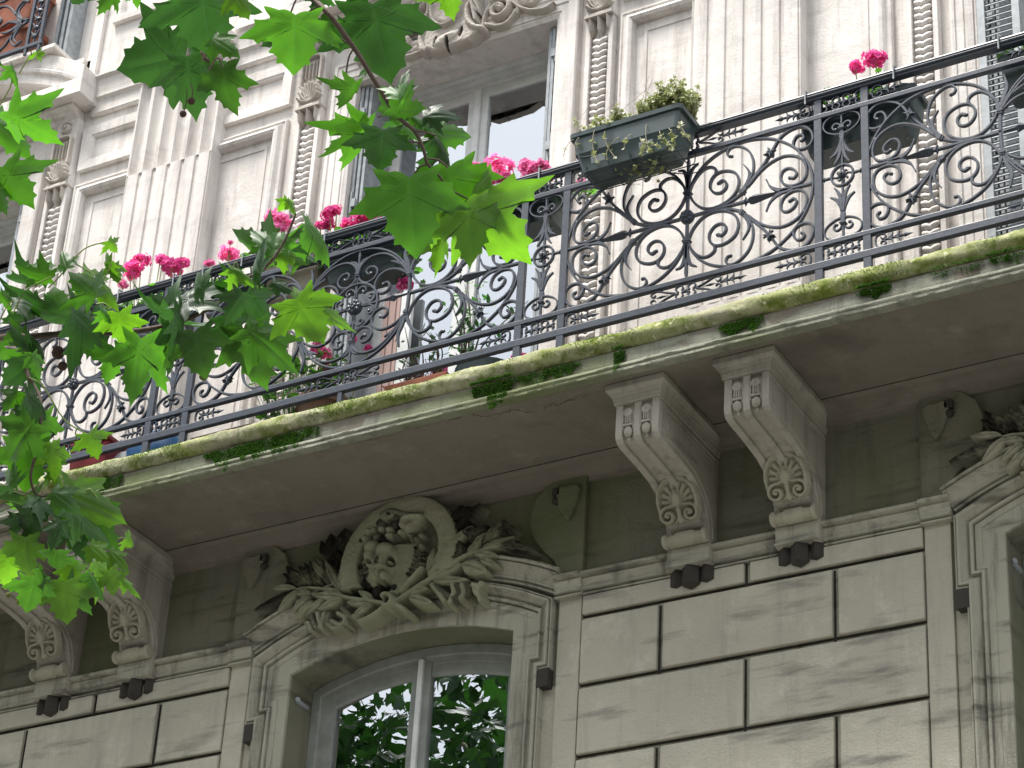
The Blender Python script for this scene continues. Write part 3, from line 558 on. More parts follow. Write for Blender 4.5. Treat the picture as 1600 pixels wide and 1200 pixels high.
# ---- scroll brackets
PR=[(8.94,7.312),(8.334,7.312),(8.330,7.165),(8.336,7.140),(8.352,7.124),(8.38,7.118),(8.55,7.108),(8.66,7.094),(8.74,7.066),(8.80,7.02),(8.835,6.95),(8.848,6.87),(8.855,6.76),(8.94,6.76)]
def inset(P,d):
    out=[P[0]]
    for i in range(1,len(P)-1):
        a=Vector(P[i])-Vector(P[i-1]); b=Vector(P[i+1])-Vector(P[i]); a.normalize(); b.normalize()
        n=Vector((a.y,-a.x))+Vector((b.y,-b.x)); n=n/max(.4,1+a.dot(b)); q=Vector(P[i])-n*d
        out.append((q.x,q.y))
    return out+[P[-1]]
def corbel(x):
    PRi=[(8.94,7.31)]+[(y+.016 if z>7.13 else y+.006,z if z>7.2 else z+.014) for y,z in PR[1:-1]]+[(8.94,6.77)]
    m=MB(); m.extr(PRi,x-.098,x+.098); B=m.build('corbel',CB,BLD,bevel=.003)
    m=MB()
    for a,b in ((-.104,-.070),(-.017,.017),(.070,.104)): m.extr(PR,x+a,x+b)
    m.build('rib',CB,B,bevel=.005,seg=2)
    m=MB()
    # thin border lines on the flanks
    for s in (-1,1):
        q=[(YW,7.285),(8.40,7.285),(8.375,7.26),(8.375,7.17),(8.40,7.15),(8.56,7.14),(8.68,7.125),(8.77,7.085),(8.83,7.03),(8.865,6.96),(8.875,6.88)]
        P=[Vector((x+s*.1035,a,b)) for a,b in q]; m.tube(P,.0045,6,1); m.tube([Vector((x+s*.1035,YW,7.262)),Vector((x+s*.1035,8.43,7.262)),Vector((x+s*.1035,8.40,7.24)),Vector((x+s*.1035,8.40,7.18))],.003,6,1)
    m.build('flank_moulding',CB,B,smooth=True)
    m=MB()
    for s in (-1,1):
        xc=x+s*.0435
        m.lathe((xc,8.338,7.262),[(.007,-.010),(.012,-.013),(.020,-.011),(.023,-.004),(.023,.012)],14,'Y')
        m.box(xc-.017,xc+.017,8.334,8.35,7.205,7.248)
        for q in (-.009,0,.009): m.box(xc+q-.0025,xc+q+.0025,8.328,8.336,7.21,7.246)
        m.box(xc-.021,xc+.021,8.327,8.35,7.196,7.206)
        m.ball((xc,8.339,7.170),.022,10,8,0,(1,.75,1.15)); m.ball((xc,8.352,7.142),.010,8,6,0,(1,1,1.4))
        m.tube([Vector((xc-.024,8.334,7.275)),Vector((xc-.024,8.334,7.18))],.003,5,1); m.tube([Vector((xc+.024,8.334,7.275)),Vector((xc+.024,8.334,7.18))],.003,5,1)
    m.build('bellflower_pendant',CB,B,smooth=True)
    m=MB(); m.box(x-.112,x+.112,8.324,8.93,7.310,7.322); 
    y1=8.93
    def ring(h0,e0,h1,e1):
        v=[(x-.104-e0,8.334-e0,h0),(x+.104+e0,8.334-e0,h0),(x+.104+e0,y1,h0),(x-.104-e0,y1,h0),(x-.104-e1,8.334-e1,h1),(x+.104+e1,8.334-e1,h1),(x+.104+e1,y1,h1),(x-.104-e1,y1,h1)]
        m.add(v,[(3,2,1,0),(4,5,6,7),(0,1,5,4),(1,2,6,5),(2,3,7,6),(3,0,4,7)])
    ring(7.322,.010,7.340,.013); ring(7.340,.013,7.358,.021); ring(7.358,.021,7.372,.034); ring(7.372,.039,7.402,.039)
    m.build('cap_moulding',CB,B,bevel=.002)
    # palmette
    r=Relief(-.115,.115,-.125,.125,.003); 
    r.slab([(0,.118),(.055,.10),(.092,.055),(.104,0),(.098,-.06),(.075,-.10),(.04,-.112),(.0,-.095),(-.04,-.112),(-.075,-.10),(-.098,-.06),(-.104,0),(-.092,.055),(-.055,.10)],.03,0,.012)
    q=np.hypot(r.X/.084,(r.Z)/.095); r.h=np.where((q<1)&(r.Z>-.07),np.minimum(r.h,.010),r.h)
    for a in range(10):
        g=math.pi*(-.12+1.24*a/9); r.stroke([(.034*math.cos(g),-.012+.040*math.sin(g)),(.070*math.cos(g),-.006+.078*math.sin(g))],.0115,.009,0,.011,n=3)
    for a in range(9):
        g=math.pi*(-.05+1.10*a/8); r.dent((.064*math.cos(g),-.008+.072*math.sin(g)),.022,.0036,.03,.9,rot=g)
    r.slab([(0,.052),(.018,.022),(.027,-.008),(.018,-.030),(0,-.040),(-.018,-.030),(-.027,-.008),(-.018,.022)],.026,.012,.012); r.stroke([(0,-.095),(0,-.04)],.014,.022,0,.010)
    for s in (-1,1):
        r.dent((s*.052,-.066),.044,.040,.03,.5); r.stroke(spiral((s*.052,-.066),.040,1.4,math.pi/2,-s,.10),.0085,.030,0,.012); r.blob((s*.052,-.066),.010,.010,.03,.02)
        r.stroke([(s*.02,-.02),(s*.035,-.026),(s*.052,-.026)],.008,.030,0,.012)
    me=r.mesh('palmette',0,CBP,.0005); T=Matrix.Translation((x,8.742,7.035))@Matrix.Rotation(math.radians(30),4,'X'); me.transform(T); link('palmette',me,B)
    m=MB(); m.extr([(8.69,7.125),(8.755,7.02),(8.80,6.94),(8.87,6.91),(8.87,7.05)],x-.075,x+.075); m.build('palmette_back',CB,B)
    m=MB(); m.lathe((x,8.822,6.880),[(.012,-.106),(.030,-.105),(.034,-.098),(.034,-.088),(.024,-.082),(.026,-.05),(.032,-.042),(.034,-.03),(.034,.03),(.032,.042),(.026,.05),(.024,.082),(.034,.088),(.034,.098),(.030,.105),(.012,.106)],16,'X'); m.box(x-.1,x+.1,8.822,8.93,6.855,6.905); m.build('roll',CBP,B,smooth=True,split=22)
    m=MB(); m.box(x-.100,x+.100,8.845,8.93,6.772,6.852); m.box(x-.104,x+.104,8.838,8.93,6.764,6.774); m.build('plinth_block',LOM,B,bevel=.003)
    m=MB()
    for q,dz,fy in ((-.073,0,.004),(0,-.012,-.020),(.073,0,.004)):
        w=.040; Y0=8.860+fy; za,zb2=6.766,6.694+dz
        pl=[(x+q-w,Y0+.034),(x+q,Y0),(x+q+w,Y0+.034),(x+q+w,8.93),(x+q-w,8.93)]
        v=[(a,b_,za) for a,b_ in pl]+[(a,b_,zb2) for a,b_ in pl]+[(x+q,Y0+.050,zb2-.020)]
        m.add(v,[(4,3,2,1,0)]+[(i,(i+1)%5,5+(i+1)%5,5+i) for i in range(5)]+[(5+i,5+(i+1)%5,10) for i in range(5)])
    m.build('gutta_drops',SOOT,B,bevel=.002)
    return B
B0=corbel(-4.443); 
for dx,k in ((.515,0),(0,-1),(.515,-1),(0,-2),(.515,-2),(0,1),(.515,1)):
    d=dup(B0,(dx+SP*k,0,0))
def curtain(mb,x0,x1,z0,z1,y,n=40,a=.012):
    k=len(mb.v)
    for i in range(n+1):
        x=x0+(x1-x0)*i/n; d=a*math.sin(i*1.1)+a*.5*math.sin(i*2.7+1)
        mb.v+= [(x,y+d,z0),(x,y+d*.8,z1)]
        if i: j=k+2*(i-1); mb.f.append((j,j+2,j+3,j+1))
# ---------------------------------------------------------------- upper storey
ZT=12.2; m=MB(); ed=[XL0-1.0]
for c in UC:
    m.box(ed[-1],c-.617,YW,Yb,7.5,ZT); ed.append(c+.617); m.box(c-.617,c+.617,YW,Yb,H(10.095),ZT)
m.box(ed[-1],XR0+1.5,YW,Yb,7.5,ZT); m.build('upper_wall',UP,BLD)
def frame_rect(m,x0,x1,z0,z1,prof,Y=YW): m.sweep([(x0,z0),(x0,z1),(x1,z1),(x1,z0)],prof,Y,closed=True)
for p in PC:
    # fluted pilaster
    hw=.29*K; pitch=2*hw/6; prof=[(p-hw,YW+.01),(p-hw,YW-.095)]; prof2=list(prof)
    for i in range(6):
        xc=p-hw+pitch*(i+.5); r=pitch*.385
        for q in range(9):
            a=math.pi*q/8; prof.append((xc-r*math.cos(a),YW-.095+r*1.05*math.sin(a)))
        for q in range(9):
            a=math.pi*q/8; prof2.append((xc-r*math.cos(a),YW-.095+(.009 if q in(0,8) else 0)-.004*math.sin(a)))
    for P in (prof,prof2): P.append((p+hw,YW-.095)); P.append((p+hw,YW+.01))
    m=MB(); m.extr(prof,H(9.865),10.74,'Z'); m.extr(prof2,8.08,H(9.865)-.001,'Z'); m.box(p-hw,p+hw,YW-.097,YW,7.5,8.08)
    pl=m.build('fluted_pilaster',UP,BLD,smooth=True,split=30)
    m=MB(); m.box(p-hw-.02,p+hw+.02,YW-.135,YW,7.5,7.86); m.box(p-hw-.012,p+hw+.012,YW-.12,YW,7.86,7.90); m.build('pilaster_base',UP,pl,bevel=.004)
    m=MB(); m.box(p-hw-.012,p+hw+.012,YW-.113,YW,10.60,10.63); m.box(p-hw-.03,p+hw+.03,YW-.145,YW,10.70,10.76); m.build('pilaster_capital',UP,pl,bevel=.004)
    # big bolection panel
    m=MB(); x0,x1=p-.73*K,p+.73*K
    frame_rect(m,x0,x1,7.80,H(9.985),[(0,-.01),(0,.02),(-.006,.028),(-.014,.030),(-.02,.022),(-.03,.024),(-.045,.044),(-.062,.050),(-.078,.040),(-.086,.018),(-.088,-.01)])
    frame_rect(m,x0+.13,x1-.13,7.93,H(9.985)-.13,[(0,-.005),(0,.006),(-.02,.006),(-.02,-.005)])
    m.build('wall_panel',UP,BLD,bevel=.001,seg=1)
    m=MB(); x0,x1=p-.727*K,p+.727*K; frame_rect(m,x0,x1,H(10.082),H(10.385),[(0,-.01),(0,.030),(-.060,.026),(-.066,.018),(-.073,.018),(-.078,.010),(-.080,-.01)])
    m.build('small_wall_panel',UP,BLD,bevel=.001,seg=1)
    for xa_,xb_ in ((p-.70*K,p-hw),(p+hw,p+.70*K)): m=MB(); m.extr([(YW,H(10.468)),(YW-.022,H(10.470)),(YW-.028,H(10.482)),(YW-.024,H(10.486)),(YW-.024,H(10.56)),(YW-.034,H(10.572)),(YW-.045,H(10.58)),(YW-.045,H(10.60)),(YW-.052,H(10.70)),(YW-.075,H(10.712)),(YW-.075,H(10.722)),(YW,H(10.75))],xa_,xb_); m.build('entablature',UP,BLD,bevel=.0015,seg=1)
    # next storey panels above
    m=MB()
    frame_rect(m,p-.66,p+.66,H(11.14),12.1,[(0,-.01),(0,.03),(-.05,.03),(-.06,.015),(-.07,-.01)]); m.build('storey_panel',UP,BLD,bevel=.001,seg=1)
    for s in (-1,1):
        m=MB(); m.box(*sorted((p+s*.73,p+s*.80)),YW-.03,YW,10.85,ZT); m.build('corner_strip',UP,BLD,bevel=.002)
# drop pilasters with scale chains
def drop(x,s):
    m=MB(); zt=H(9.985)
    m.box(x-.078,x-.052,YW-.050,YW,7.5,zt); m.box(x+.052,x+.078,YW-.050,YW,7.5,zt); m.box(x-.078,x+.078,YW-.052,YW,zt,H(10.46))
    m.box(x-.053,x+.053,YW-.018,YW,7.5,zt)
    D=m.build('drop_pilaster',UP,BLD,bevel=.003)
    m=MB(); z=H(9.835)
    while z>7.72:
        for s_ in (-1,1):
            vv=[];k_=8;nm=5
            for ii in range(nm+1):
                th=math.pi*ii/nm
                for q in range(k_):
                    g_=2*math.pi*q/k_; ex=.034*math.cos(th); ez=.0185*math.sin(th)*math.cos(g_); ey=.021*math.sin(th)*math.sin(g_); ca,sa=math.cos(.62),math.sin(.62)
                    u_=ex*ca-ez*sa; w_=ex*sa+ez*ca; vv.append((x+s_*(.016+u_),YW-.034+ey+s_*ex*0+.010*max(0,w_/.03),z+w_))
            m.add(vv,[(ii*k_+q,(ii+1)*k_+q,(ii+1)*k_+(q+1)%k_,ii*k_+(q+1)%k_) for ii in range(nm) for q in range(k_)])
        z-=.0415
    m.build('scale_chain',UP,D,smooth=True,split=50)
    m=MB(); m.box(x-.080,x+.080,YW-.075,YW,H(9.975),H(9.992)); m.extr([(YW,H(9.992)),(YW-.072,H(9.992)),(YW-.058,H(10.02)),(YW,H(10.02))],x-.072,x+.072)
    for q,dz in ((-.05,.0),(0,-.012),(.05,0)):
        m.add([(x+q-.022,YW-.02,H(9.972)),(x+q,YW-.078,H(9.972)),(x+q+.022,YW-.02,H(9.972)),(x+q-.022,YW-.02,H(9.915)+dz),(x+q,YW-.074,H(9.90)+dz),(x+q+.022,YW-.02,H(9.915)+dz),(x+q,YW-.03,H(9.868)+dz)],[(0,1,4,3),(1,2,5,4),(2,0,3,5),(0,2,1),(3,4,6),(4,5,6),(5,3,6)])
    m.build('gutta_drops',UPR,D,bevel=.002)
    r=Relief(x-.085,x+.085,H(10.015),H(10.16),.003)
    for a in range(9):
        g=math.pi*(.06+.88*a/8); r.stroke([(x+.012*math.cos(g),H(10.022)),(x+.045*math.cos(g),H(10.022)+.06*math.sin(g)),(x+.066*math.cos(g),H(10.022)+.105*math.sin(g)+.01)],.011,.034,0,.004,lambda u:.55+.6*u)
    link('shell',r.mesh('shell',YW-.05,UPR,.0005),D)
    m=MB(); z0,z1=H(10.13),H(10.34)
    m.sweep([(x-.068,z0),(x-.068,z1-.03),(x-.05,z1-.008),(x,z1),(x+.05,z1-.008),(x+.068,z1-.03),(x+.068,z0)],[(0,0),(0,.03),(-.014,.03),(-.016,0)],YW-.05)
    for q in (-.036,-.012,.012,.036):
        m.sweep([(x+q-.002,z0+.05),(x+q-.002,z1-.05)],[(0.004,0),(.002,.022),(-.002,.022),(-.004,0)],YW-.05)
    m.box(x-.058,x+.058,YW-.053,YW-.048,z0,z1-.01); m.build('fluted_block',UPR,D,bevel=.0015,seg=1)
    r=Relief(x-.06,x+.06,H(10.345),H(10.455),.0025); c=(x,H(10.398)); r.stroke(spiral(c,.04,1.6,math.pi*.3,1,.12),.011,.026); r.blob(c,.012,.012,.04); link('volute',r.mesh('volute',YW-.05,UPR,.0004),D)
D0=drop(UC[1]-.885*K,-1)
def dcopy(x):
    D=[o for o in bpy.data.objects if o.name=='drop_pilaster'][0]; dup(D,(x-(UC[1]-.885*K),0,0))
for c in UC:
    for s in (-1,1):
        if not (c==UC[1] and s==-1): dcopy(c+s*.885*K)
# hoods over the windows (segmental pediment)
def hood(c):
    m=MB(); xs=1.047*K; y0=8.742
    m.extr([(YW,H(10.455)),(YW-.05,H(10.457)),(YW-.062,H(10.475)),(YW-.085,H(10.482)),(YW-.090,H(10.500)),(YW-.12,H(10.515)),(YW-.122,H(10.53)),(YW,H(10.53))],c-.95*K,c+.95*K)
    m.box(c-xs-.004,c+xs+.004,y0-.006,YW-.001,H(10.532),H(10.640))
    P=m.build('pediment',UP,BLD,bevel=.003)
    m=MB(); a=arc(c,xs,H(10.73),H(11.075),24); b=arc(c,xs-.005,H(10.60),H(10.865),24)
    a2=arc(c,xs,H(10.642),H(11.075)-.115,24)
    m.extr(a+a2[::-1],y0,YW,'Y')
    m.build('arched_cornice',UP,P,bevel=.003)
    m=MB(); m.sweep(a2,[(0,0),(0,.03),(-.012,.034),(-.03,.03),(-.035,.012),(-.10,.010),(-.10,-.16),(0,-.16)],y0+.03); m.build('arch_moulding',UP,P,bevel=.002)
    m=MB()
    m.box(c-xs+.1,c+xs-.1,YW-.03,YW,H(10.6),H(10.9)); m.build('tympanum',UPR,P)
for c in UC: hood(c)
# upper windows
def upper_window(c,k):
    zt=H(10.095); hw=.617
    m=MB(); pth=[(c-hw,7.5),(c-hw,zt),(c+hw,zt),(c+hw,7.5)]
    m.sweep(pth,[(0,.0005),(0,.012),(.012,.018),(.02,.024),(.03,.022),(.032,.030),(.075,.030),(.078,.036),(.115,.036),(.118,.044),(.135,.046),(.142,.038),(.145,.0005)],YW)
    sur=m.build('door_surround',UP,BLD,bevel=.001,seg=1)
    # casement
    yf=9.17; m=MB(); m.sweep([(c-hw,7.6),(c-hw,zt),(c+hw,zt),(c+hw,7.6)],[(0,0),(0,.03),(-.05,.03),(-.055,.02),(-.07,.02),(-.07,0)],yf+.03)
    m.box(c-hw,c+hw,yf-.03,yf+.0,zt-.045,zt-.0); m.box(c-hw,c+hw,yf-.06,yf-.03,zt-.02,zt)
    fr=m.build('window_frame',WOOD,BLD,bevel=.002)
    for s in (-1,1):
        x0,x1=c+s*.004,c+s*.545; m=MB()
        m.box(*sorted((x0,c+s*.062)),yf+.002,yf+.045,7.65,zt-.072); m.box(*sorted((c+s*.485,x1)),yf+.004,yf+.045,7.65,zt-.072)
        xa,xb=sorted((c+s*.055,c+s*.49)); 
        for z0,z1 in ((7.65,7.95),(zt-.13,zt-.072)): m.box(xa,xb,yf+.006,yf+.043,z0,z1)
        m.box(xa,xb,yf+.012,yf+.036,H(9.60)-.012,H(9.60)+.004) if False else None
        sa=m.build('sash',WOOD,fr,bevel=.005)
        m=MB(); m.box(xa-.01,xb+.01,yf+.022,yf+.026,7.9,zt-.1); m.build('glass_pane',GLASS,fr)
    m=MB(); m.box(c-.022,c+.022,yf-.014,yf+.006,7.65,zt-.075); m.build('mullion_bead',WOOD,fr,bevel=.007)
    m=MB(); m.box(c-.75,c+.75,yf+.07,yf+.8,7.4,H(10.3)); link('unlit_room_box',m.mesh('room',DARKIN),fr)
    for s in (-1,1): m=MB(); k_=curtain(m,c+s*.06,c+s*.5,7.7,zt-.06,yf+.06,34,.010); m.build('glass_fill_sheet',FILLSH,fr,smooth=True)  # pleated grey sheet added behind the glass to brighten it
    # folded shutters in the reveals
    for s in (-1,1):
        m=MB()
        for a,y in ((.603,8.945),(.577,8.95),(.553,8.957)): m.box(*sorted((c+s*(a-.009),c+s*(a+.009))),y,y+.20,7.66,zt-.012)
        m.box(*sorted((c+s*.553,c+s*.60)),8.952,8.96,zt-.015,zt-.006)
        sh=m.build('folded_shutter',ZINC,BLD,bevel=.002)
        for z in (9.95,9.35,8.6,8.0): m=MB(); m.box(*sorted((c+s*.572,c+s*.602)),8.935,8.95,z,z+.05); m.lathe((c+s*.60,8.94,z+.03),[(.006,-.07),(.006,.07)],8); m.build('hinge',ZINC,sh)
    if k==1:
        m=MB()
        for z in np.arange(8.0,11.0,.045): pass
    return sur
for k,c in zip((-1,0,1),UC): upper_window(c,k)
# louvred shutter swung open at the right window
m=MB(); c=UC[2]; X0,X1=c-.60,c-.40
m.box(X0,X0+.035,8.80,8.835,7.66,10.13); m.box(X1-.035,X1,8.80,8.835,7.66,10.13)
z=7.7
while z<10.1: m.add([(X0+.03,8.802,z),(X1-.03,8.802,z),(X1-.03,8.83,z+.035),(X0+.03,8.83,z+.035),(X0+.03,8.806,z-.004),(X1-.03,8.806,z-.004),(X1-.03,8.834,z+.031),(X0+.03,8.834,z+.031)],[(0,1,2,3),(7,6,5,4),(0,4,5,1),(2,6,7,3)]); z+=.036
m.build('louvred_shutter',ZINC,BLD)
# curtains
m=MB(); 
curtain(m,UC[1]-.50,UC[1]-.06,7.66,8.95,9.155,30,.006); 
cu=m.build('curtain',PINK,BLD,smooth=True)
m=MB(); m.box(UC[1]-.455,UC[1]-.355,9.13,9.16,7.63,8.86); m.box(UC[1]-.43,UC[1]-.422,9.122,9.13,7.63,8.86); m.box(UC[1]-.385,UC[1]-.378,9.122,9.13,7.63,8.86); m.build('brown_panel',PINK,BLD,bevel=.003)
bpy.data.objects.remove(cu); m=MB(); m.box(UC[1]-.352,UC[1]-.285,9.13,9.158,7.63,8.86); m.build('white_panel',WOOD,BLD,bevel=.004)
# carved cartouche over the middle windows
def ZF(x,y): return wp(560+x/4,y/4)
def cartouche():
    r=Relief(UC[1]-.60,UC[1]+.62,H(10.045),H(10.47),.0035)
    r.slab([ZF(*q) for q in ((400,60),(450,15),(500,40),(495,110),(470,170),(465,230),(440,290),(455,370),(520,385),(640,345),(740,310),(830,240),(790,225),(755,160),(770,60),(740,10),(700,-80),(560,-110),(440,-60))],.05,.01,.03)
    r.slab([ZF(*q) for q in ((520,180),(545,210),(600,215),(650,180),(690,120),(695,60),(680,0),(540,20),(515,90))],.022,.05,.03)
    r.stroke([ZF(*q) for q in ((515,90),(520,180),(555,220),(610,222),(665,180),(700,110),(700,20))],.010,.03,.2,.06)
    r.stroke(spiral(ZF(440,70),.055,1.4,1.2,1,.15),.016,.04,0,.03); r.blob(ZF(440,60),.014,.014,.07)
    r.stroke([ZF(*q) for q in ((490,60),(490,130),(465,190),(470,240),(440,300),(450,370))],.018,.045,0,.03)
    r.stroke([ZF(*q) for q in ((740,-20),(770,40),(735,110),(735,180),(765,220),(820,235))],.020,.05,0,.03)
    r.stroke([ZF(*q) for q in ((760,60),(775,130),(790,200))],.010,.04,.4,.05)
    r.blob(ZF(600,300),.12,.05,.06,.02,rot=.25); 
    for b in ((530,320),(605,325),(690,255)): r.dent(ZF(*b),.012,.036,.05,.9,rot=-.15)
    r.leaf(ZF(720,-20),ZF(805,140),.05,.045,.04); 
    # right rinceau
    r.stroke(spiral(ZF(915,100),.078,1.35,2.2,-1,.2),.018,.045,0,.012); r.blob(ZF(915,100),.020,.020,.07,soot=0); r.stroke(spiral(ZF(915,95),.05,.9,0,-1,.5),.010,.03,.6,.01)
    r.stroke([ZF(*q) for q in ((810,210),(830,130),(880,60),(960,40),(1020,70),(1050,90),(1120,105),(1200,95),(1260,60),(1310,50),(1325,75),(1290,85))],.012,.035,0,.01)
    r.stroke([ZF(*q) for q in ((830,190),(900,200),(960,180),(1010,120),(1030,90))],.014,.03,0,.01)
    for b,t,w in (((830,120),(900,40),.05),((960,40),(1010,-20),.05),((1030,80),(990,10),.04),((1040,80),(1120,10),.05),((1060,70),(1180,20),.05),((1040,90),(1000,150),.03)): r.leaf(ZF(*b),ZF(*t),w,.03,.012)
    # left rinceau
    r.stroke(spiral(ZF(310,300),.07,1.35,1.0,1,.2),.017,.045,0,.012); r.blob(ZF(310,300),.018,.018,.06)
    r.stroke([ZF(*q) for q in ((440,350),(400,370),(330,390),(250,390),(200,370),(140,385),(60,400),(10,450))],.011,.03,0,.01); r.stroke([ZF(*q) for q in ((420,240),(380,230),(340,240),(300,250))],.012,.04,.8,.012)
    for b,t,w in (((380,370),(440,300),.05),((250,380),(220,300),.05),((180,380),(100,330),.05)): r.leaf(ZF(*b),ZF(*t),w,.03,.012)
    return link('carved_cartouche',r.mesh('cartouche',YW-.028,UPR,.0012),BLD)
o=cartouche(); 
for k in (-1,1): dup(o,(SP*k,0,0))
# ground
g=MB(); g.v=[(-300,-300,0),(300,-300,0),(300,300,0),(-300,300,0)]; g.f=[(0,1,2,3)]; o=g.build('street',ASPH); tag(o,kind='structure')
g=MB(); g.box(-60,60,-1.0,9.2,.0,.14); o=g.build('pavement',PAVE,bevel=.01); tag(o,kind='structure')
# unseen house across the street, added to cut low sky light
OB=thing('apartment_building','plain pale apartment house across the street, unseen, added to block low sky','apartment building',(0,-15,0))
m=MB(); m.box(-45,40,-25,-15,0,16.5); m.extr([(-25,16.5),(-15.2,16.5),(-17.5,19),(-25,19)],-45,40); m.box(-45,40,-15.25,-14.8,16.3,16.6)
wl=m.build('added_building_wall',LO,OB); wm=MB()
for x in range(-43,39,3):
    for z in (1,4.3,7.5,10.7,13.6): wm.box(x,x+1.25,-15.02,-14.97,z+.5,z+2.5)
wm.build('added_building_windows',DARKIN,OB)
# ---------------------------------------------------------------- iron railing
YR=8.3; ZC=8.184; CM=-4.207; CW=-5.957; CN=-3.465
RAIL=thing('balcony_railing','dark wrought iron railing with scrolls, rosettes and spearheads along the long balcony','railing',(-5.2,YR,7.61))
Q={'outer':[(0.004,.12),(0.009,0.139),(0.03,0.196),(0.069,0.250),(0.128,0.294),(0.198,0.320),(0.264,0.330),(0.335,0.324),(0.405,0.303),(0.467,0.264),(0.524,0.211),(0.57,0.141),(0.598,0.067),(0.607,0)],
'diag':[(0.09,.002),(0.132,0.003),(0.19,0.013),(0.237,0.033),(0.268,0.056),(0.329,0.125),(0.375,0.180),(0.415,0.242),(0.438,0.281),(0.467,0.308),(0.513,0.325),(0.559,0.321),(0.593,0.29),(0.606,0.246),(0.593,0.212),(0.559,0.199),(0.523,0.212),(0.512,0.243),(0.527,0.275),(0.553,0.278),(.563,.258),(.552,.245)],
'leafe':[(0.275,.062),(0.288,0.086),(0.301,0.121),(0.299,0.160),(0.273,0.203)],
'curle':[(0.29,0.09),(0.304,0.110),(0.320,0.150),(0.321,0.206),(0.305,0.258),(0.276,0.293),(0.238,0.315),(0.206,0.313),(0.193,0.292),(0.200,0.272),(.213,.268)],
'spir':[(0.006,0.128),(0.031,0.072),(0.073,0.028),(0.128,0.011),(0.19,0.024),(0.234,0.060),(0.251,0.11),(0.241,0.158),(0.213,0.185),(0.172,0.198),(0.135,0.190),(0.113,0.160),(0.112,0.122),(0.133,0.092),(0.162,0.084),(0.187,0.100),(0.190,0.128),(0.172,0.147),(0.152,0.139)],
'lobe':[(0.022,0.176),(0.05,0.215),(0.08,0.238),(0.112,0.239),(0.137,0.220),(0.138,0.195)],
'scr':[(0.29,.075),(0.306,0.089),(0.352,0.138),(0.404,0.172),(0.462,0.187),(0.517,0.173),(0.558,0.138),(0.575,0.094),(0.572,0.049),(0.547,0.021),(0.503,0.016),(0.467,0.037),(0.453,0.074),(0.462,0.106),(0.489,0.115),(0.516,0.099),(0.528,0.073),(0.514,0.055),(0.495,0.062)],
'spleaf':[(0.51,0.008),(0.47,.006),(0.438,0.013),(0.404,0.041),(0.384,0.086)]}
TP=lambda a,b:(lambda u:a+(b-a)*u)
def half(m,sp,kn,x0,sx,top=True,bot=True):
    # half panel: vertical centre at x0, going sx (+1 right / -1 left)
    f=lambda P,sz:[(x0+sx*u,ZC+sz*v) for u,v in P]
    for sz in ([1] if top else [])+([-1] if bot else []):
        m.ribbon(f(Q['outer'],sz),.0105,.018,YR); m.ribbon(f(Q['diag'],sz),lambda u:.0135-.003*u,.018,YR+.001)
        m.ribbon(f(Q['leafe'],sz),lambda u:.022*(1-u)**.8+.003,.014,YR-.002); m.ribbon(f(Q['curle'],sz),.010,.017,YR-.001)
        m.ribbon(f(Q['spir'],sz),lambda u:.011 if u<.95 else .014,.018,YR); m.ribbon(f(Q['lobe'],sz),TP(.010,.013),.017,YR-.001); m.ribbon(f(Q['scr'],sz),.0105,.018,YR)
        m.ribbon(f(Q['spleaf'],sz),lambda u:.006+.014*math.sin(math.pi*min(1,u*1.1+.05)),.012,YR-.003)
        for q,r in (((.214,.268),.009),((.150,.139),.009),((.138,.193),.010),((.495,.062),.009),((.552,.246),.009)): m.ball((x0+sx*q[0],YR,ZC+sz*q[1]),r,8,6)
        # collar at the junction and star knot on the diagonal
        kn.append((x0+sx*.268,ZC+sz*.056,math.atan2(sz*.035,sx*.05),'c')); kn.append((x0+sx*.402,ZC+sz*.222,math.atan2(sz*.075,sx*.045),'s'))
        kn.append((x0+sx*.563,ZC+sz*.14,0,'d'))
    m.ribbon([(x0,ZC),(x0+sx*.30,ZC)],.013,.018,YR,1); m.ribbon([(x0+sx*.45,ZC+.002),(x0+sx*.60,ZC)],.014,.018,YR,1)
    # spear body
    X=lambda u:x0+sx*u
    sp.append((x0,sx))
def collar(m,x,z,ang,w=.022,l=.018,d=.024):
    c,s=math.cos(ang),math.sin(ang)
    for t0,e in ((-.55,.9),(0,1.12),(.55,.9)):
        ww=w*e/2; ll=l*.26; o=(x+c*t0*l,z+s*t0*l); P=[(o[0]-c*ll-s*ww*-1,o[1]-s*ll+c*ww*-1),(o[0]+c*ll+s*ww,o[1]+s*ll-c*ww),(o[0]+c*ll-s*ww,o[1]+s*ll+c*ww),(o[0]-c*ll-s*ww,o[1]-s*ll+c*ww)]
        P[0]=(o[0]-c*ll+s*ww,o[1]-s*ll-c*ww); m.extr(P,YR-d*e/2-.001,YR+d*e/2,'Y')
def knots(m,kn):
    for x,z,a,t in kn:
        if t=='c': collar(m,x,z,a)
        elif t=='d': m.ball((x,YR,z),.010,8,6)
        else:
            c,s=math.cos(a),math.sin(a); collar(m,x,z,a,.026,.014,.028)
            for da in (-2.4,2.4,-.75,.75):
                q=a+da; m.ribbon([(x+.006*math.cos(q),z+.006*math.sin(q)),(x+.018*math.cos(q),z+.018*math.sin(q)),(x+.031*math.cos(q-da*.15),z+.031*math.sin(q-da*.15))],lambda u:.013*(1-u)+.002,.012,YR-.004,3)
                m.ribbon([(x+.004*math.cos(q),z+.004*math.sin(q)),(x+.028*math.cos(q),z+.028*math.sin(q))],lambda u:.010*(1-u)+.002,.01,YR-.014,2)
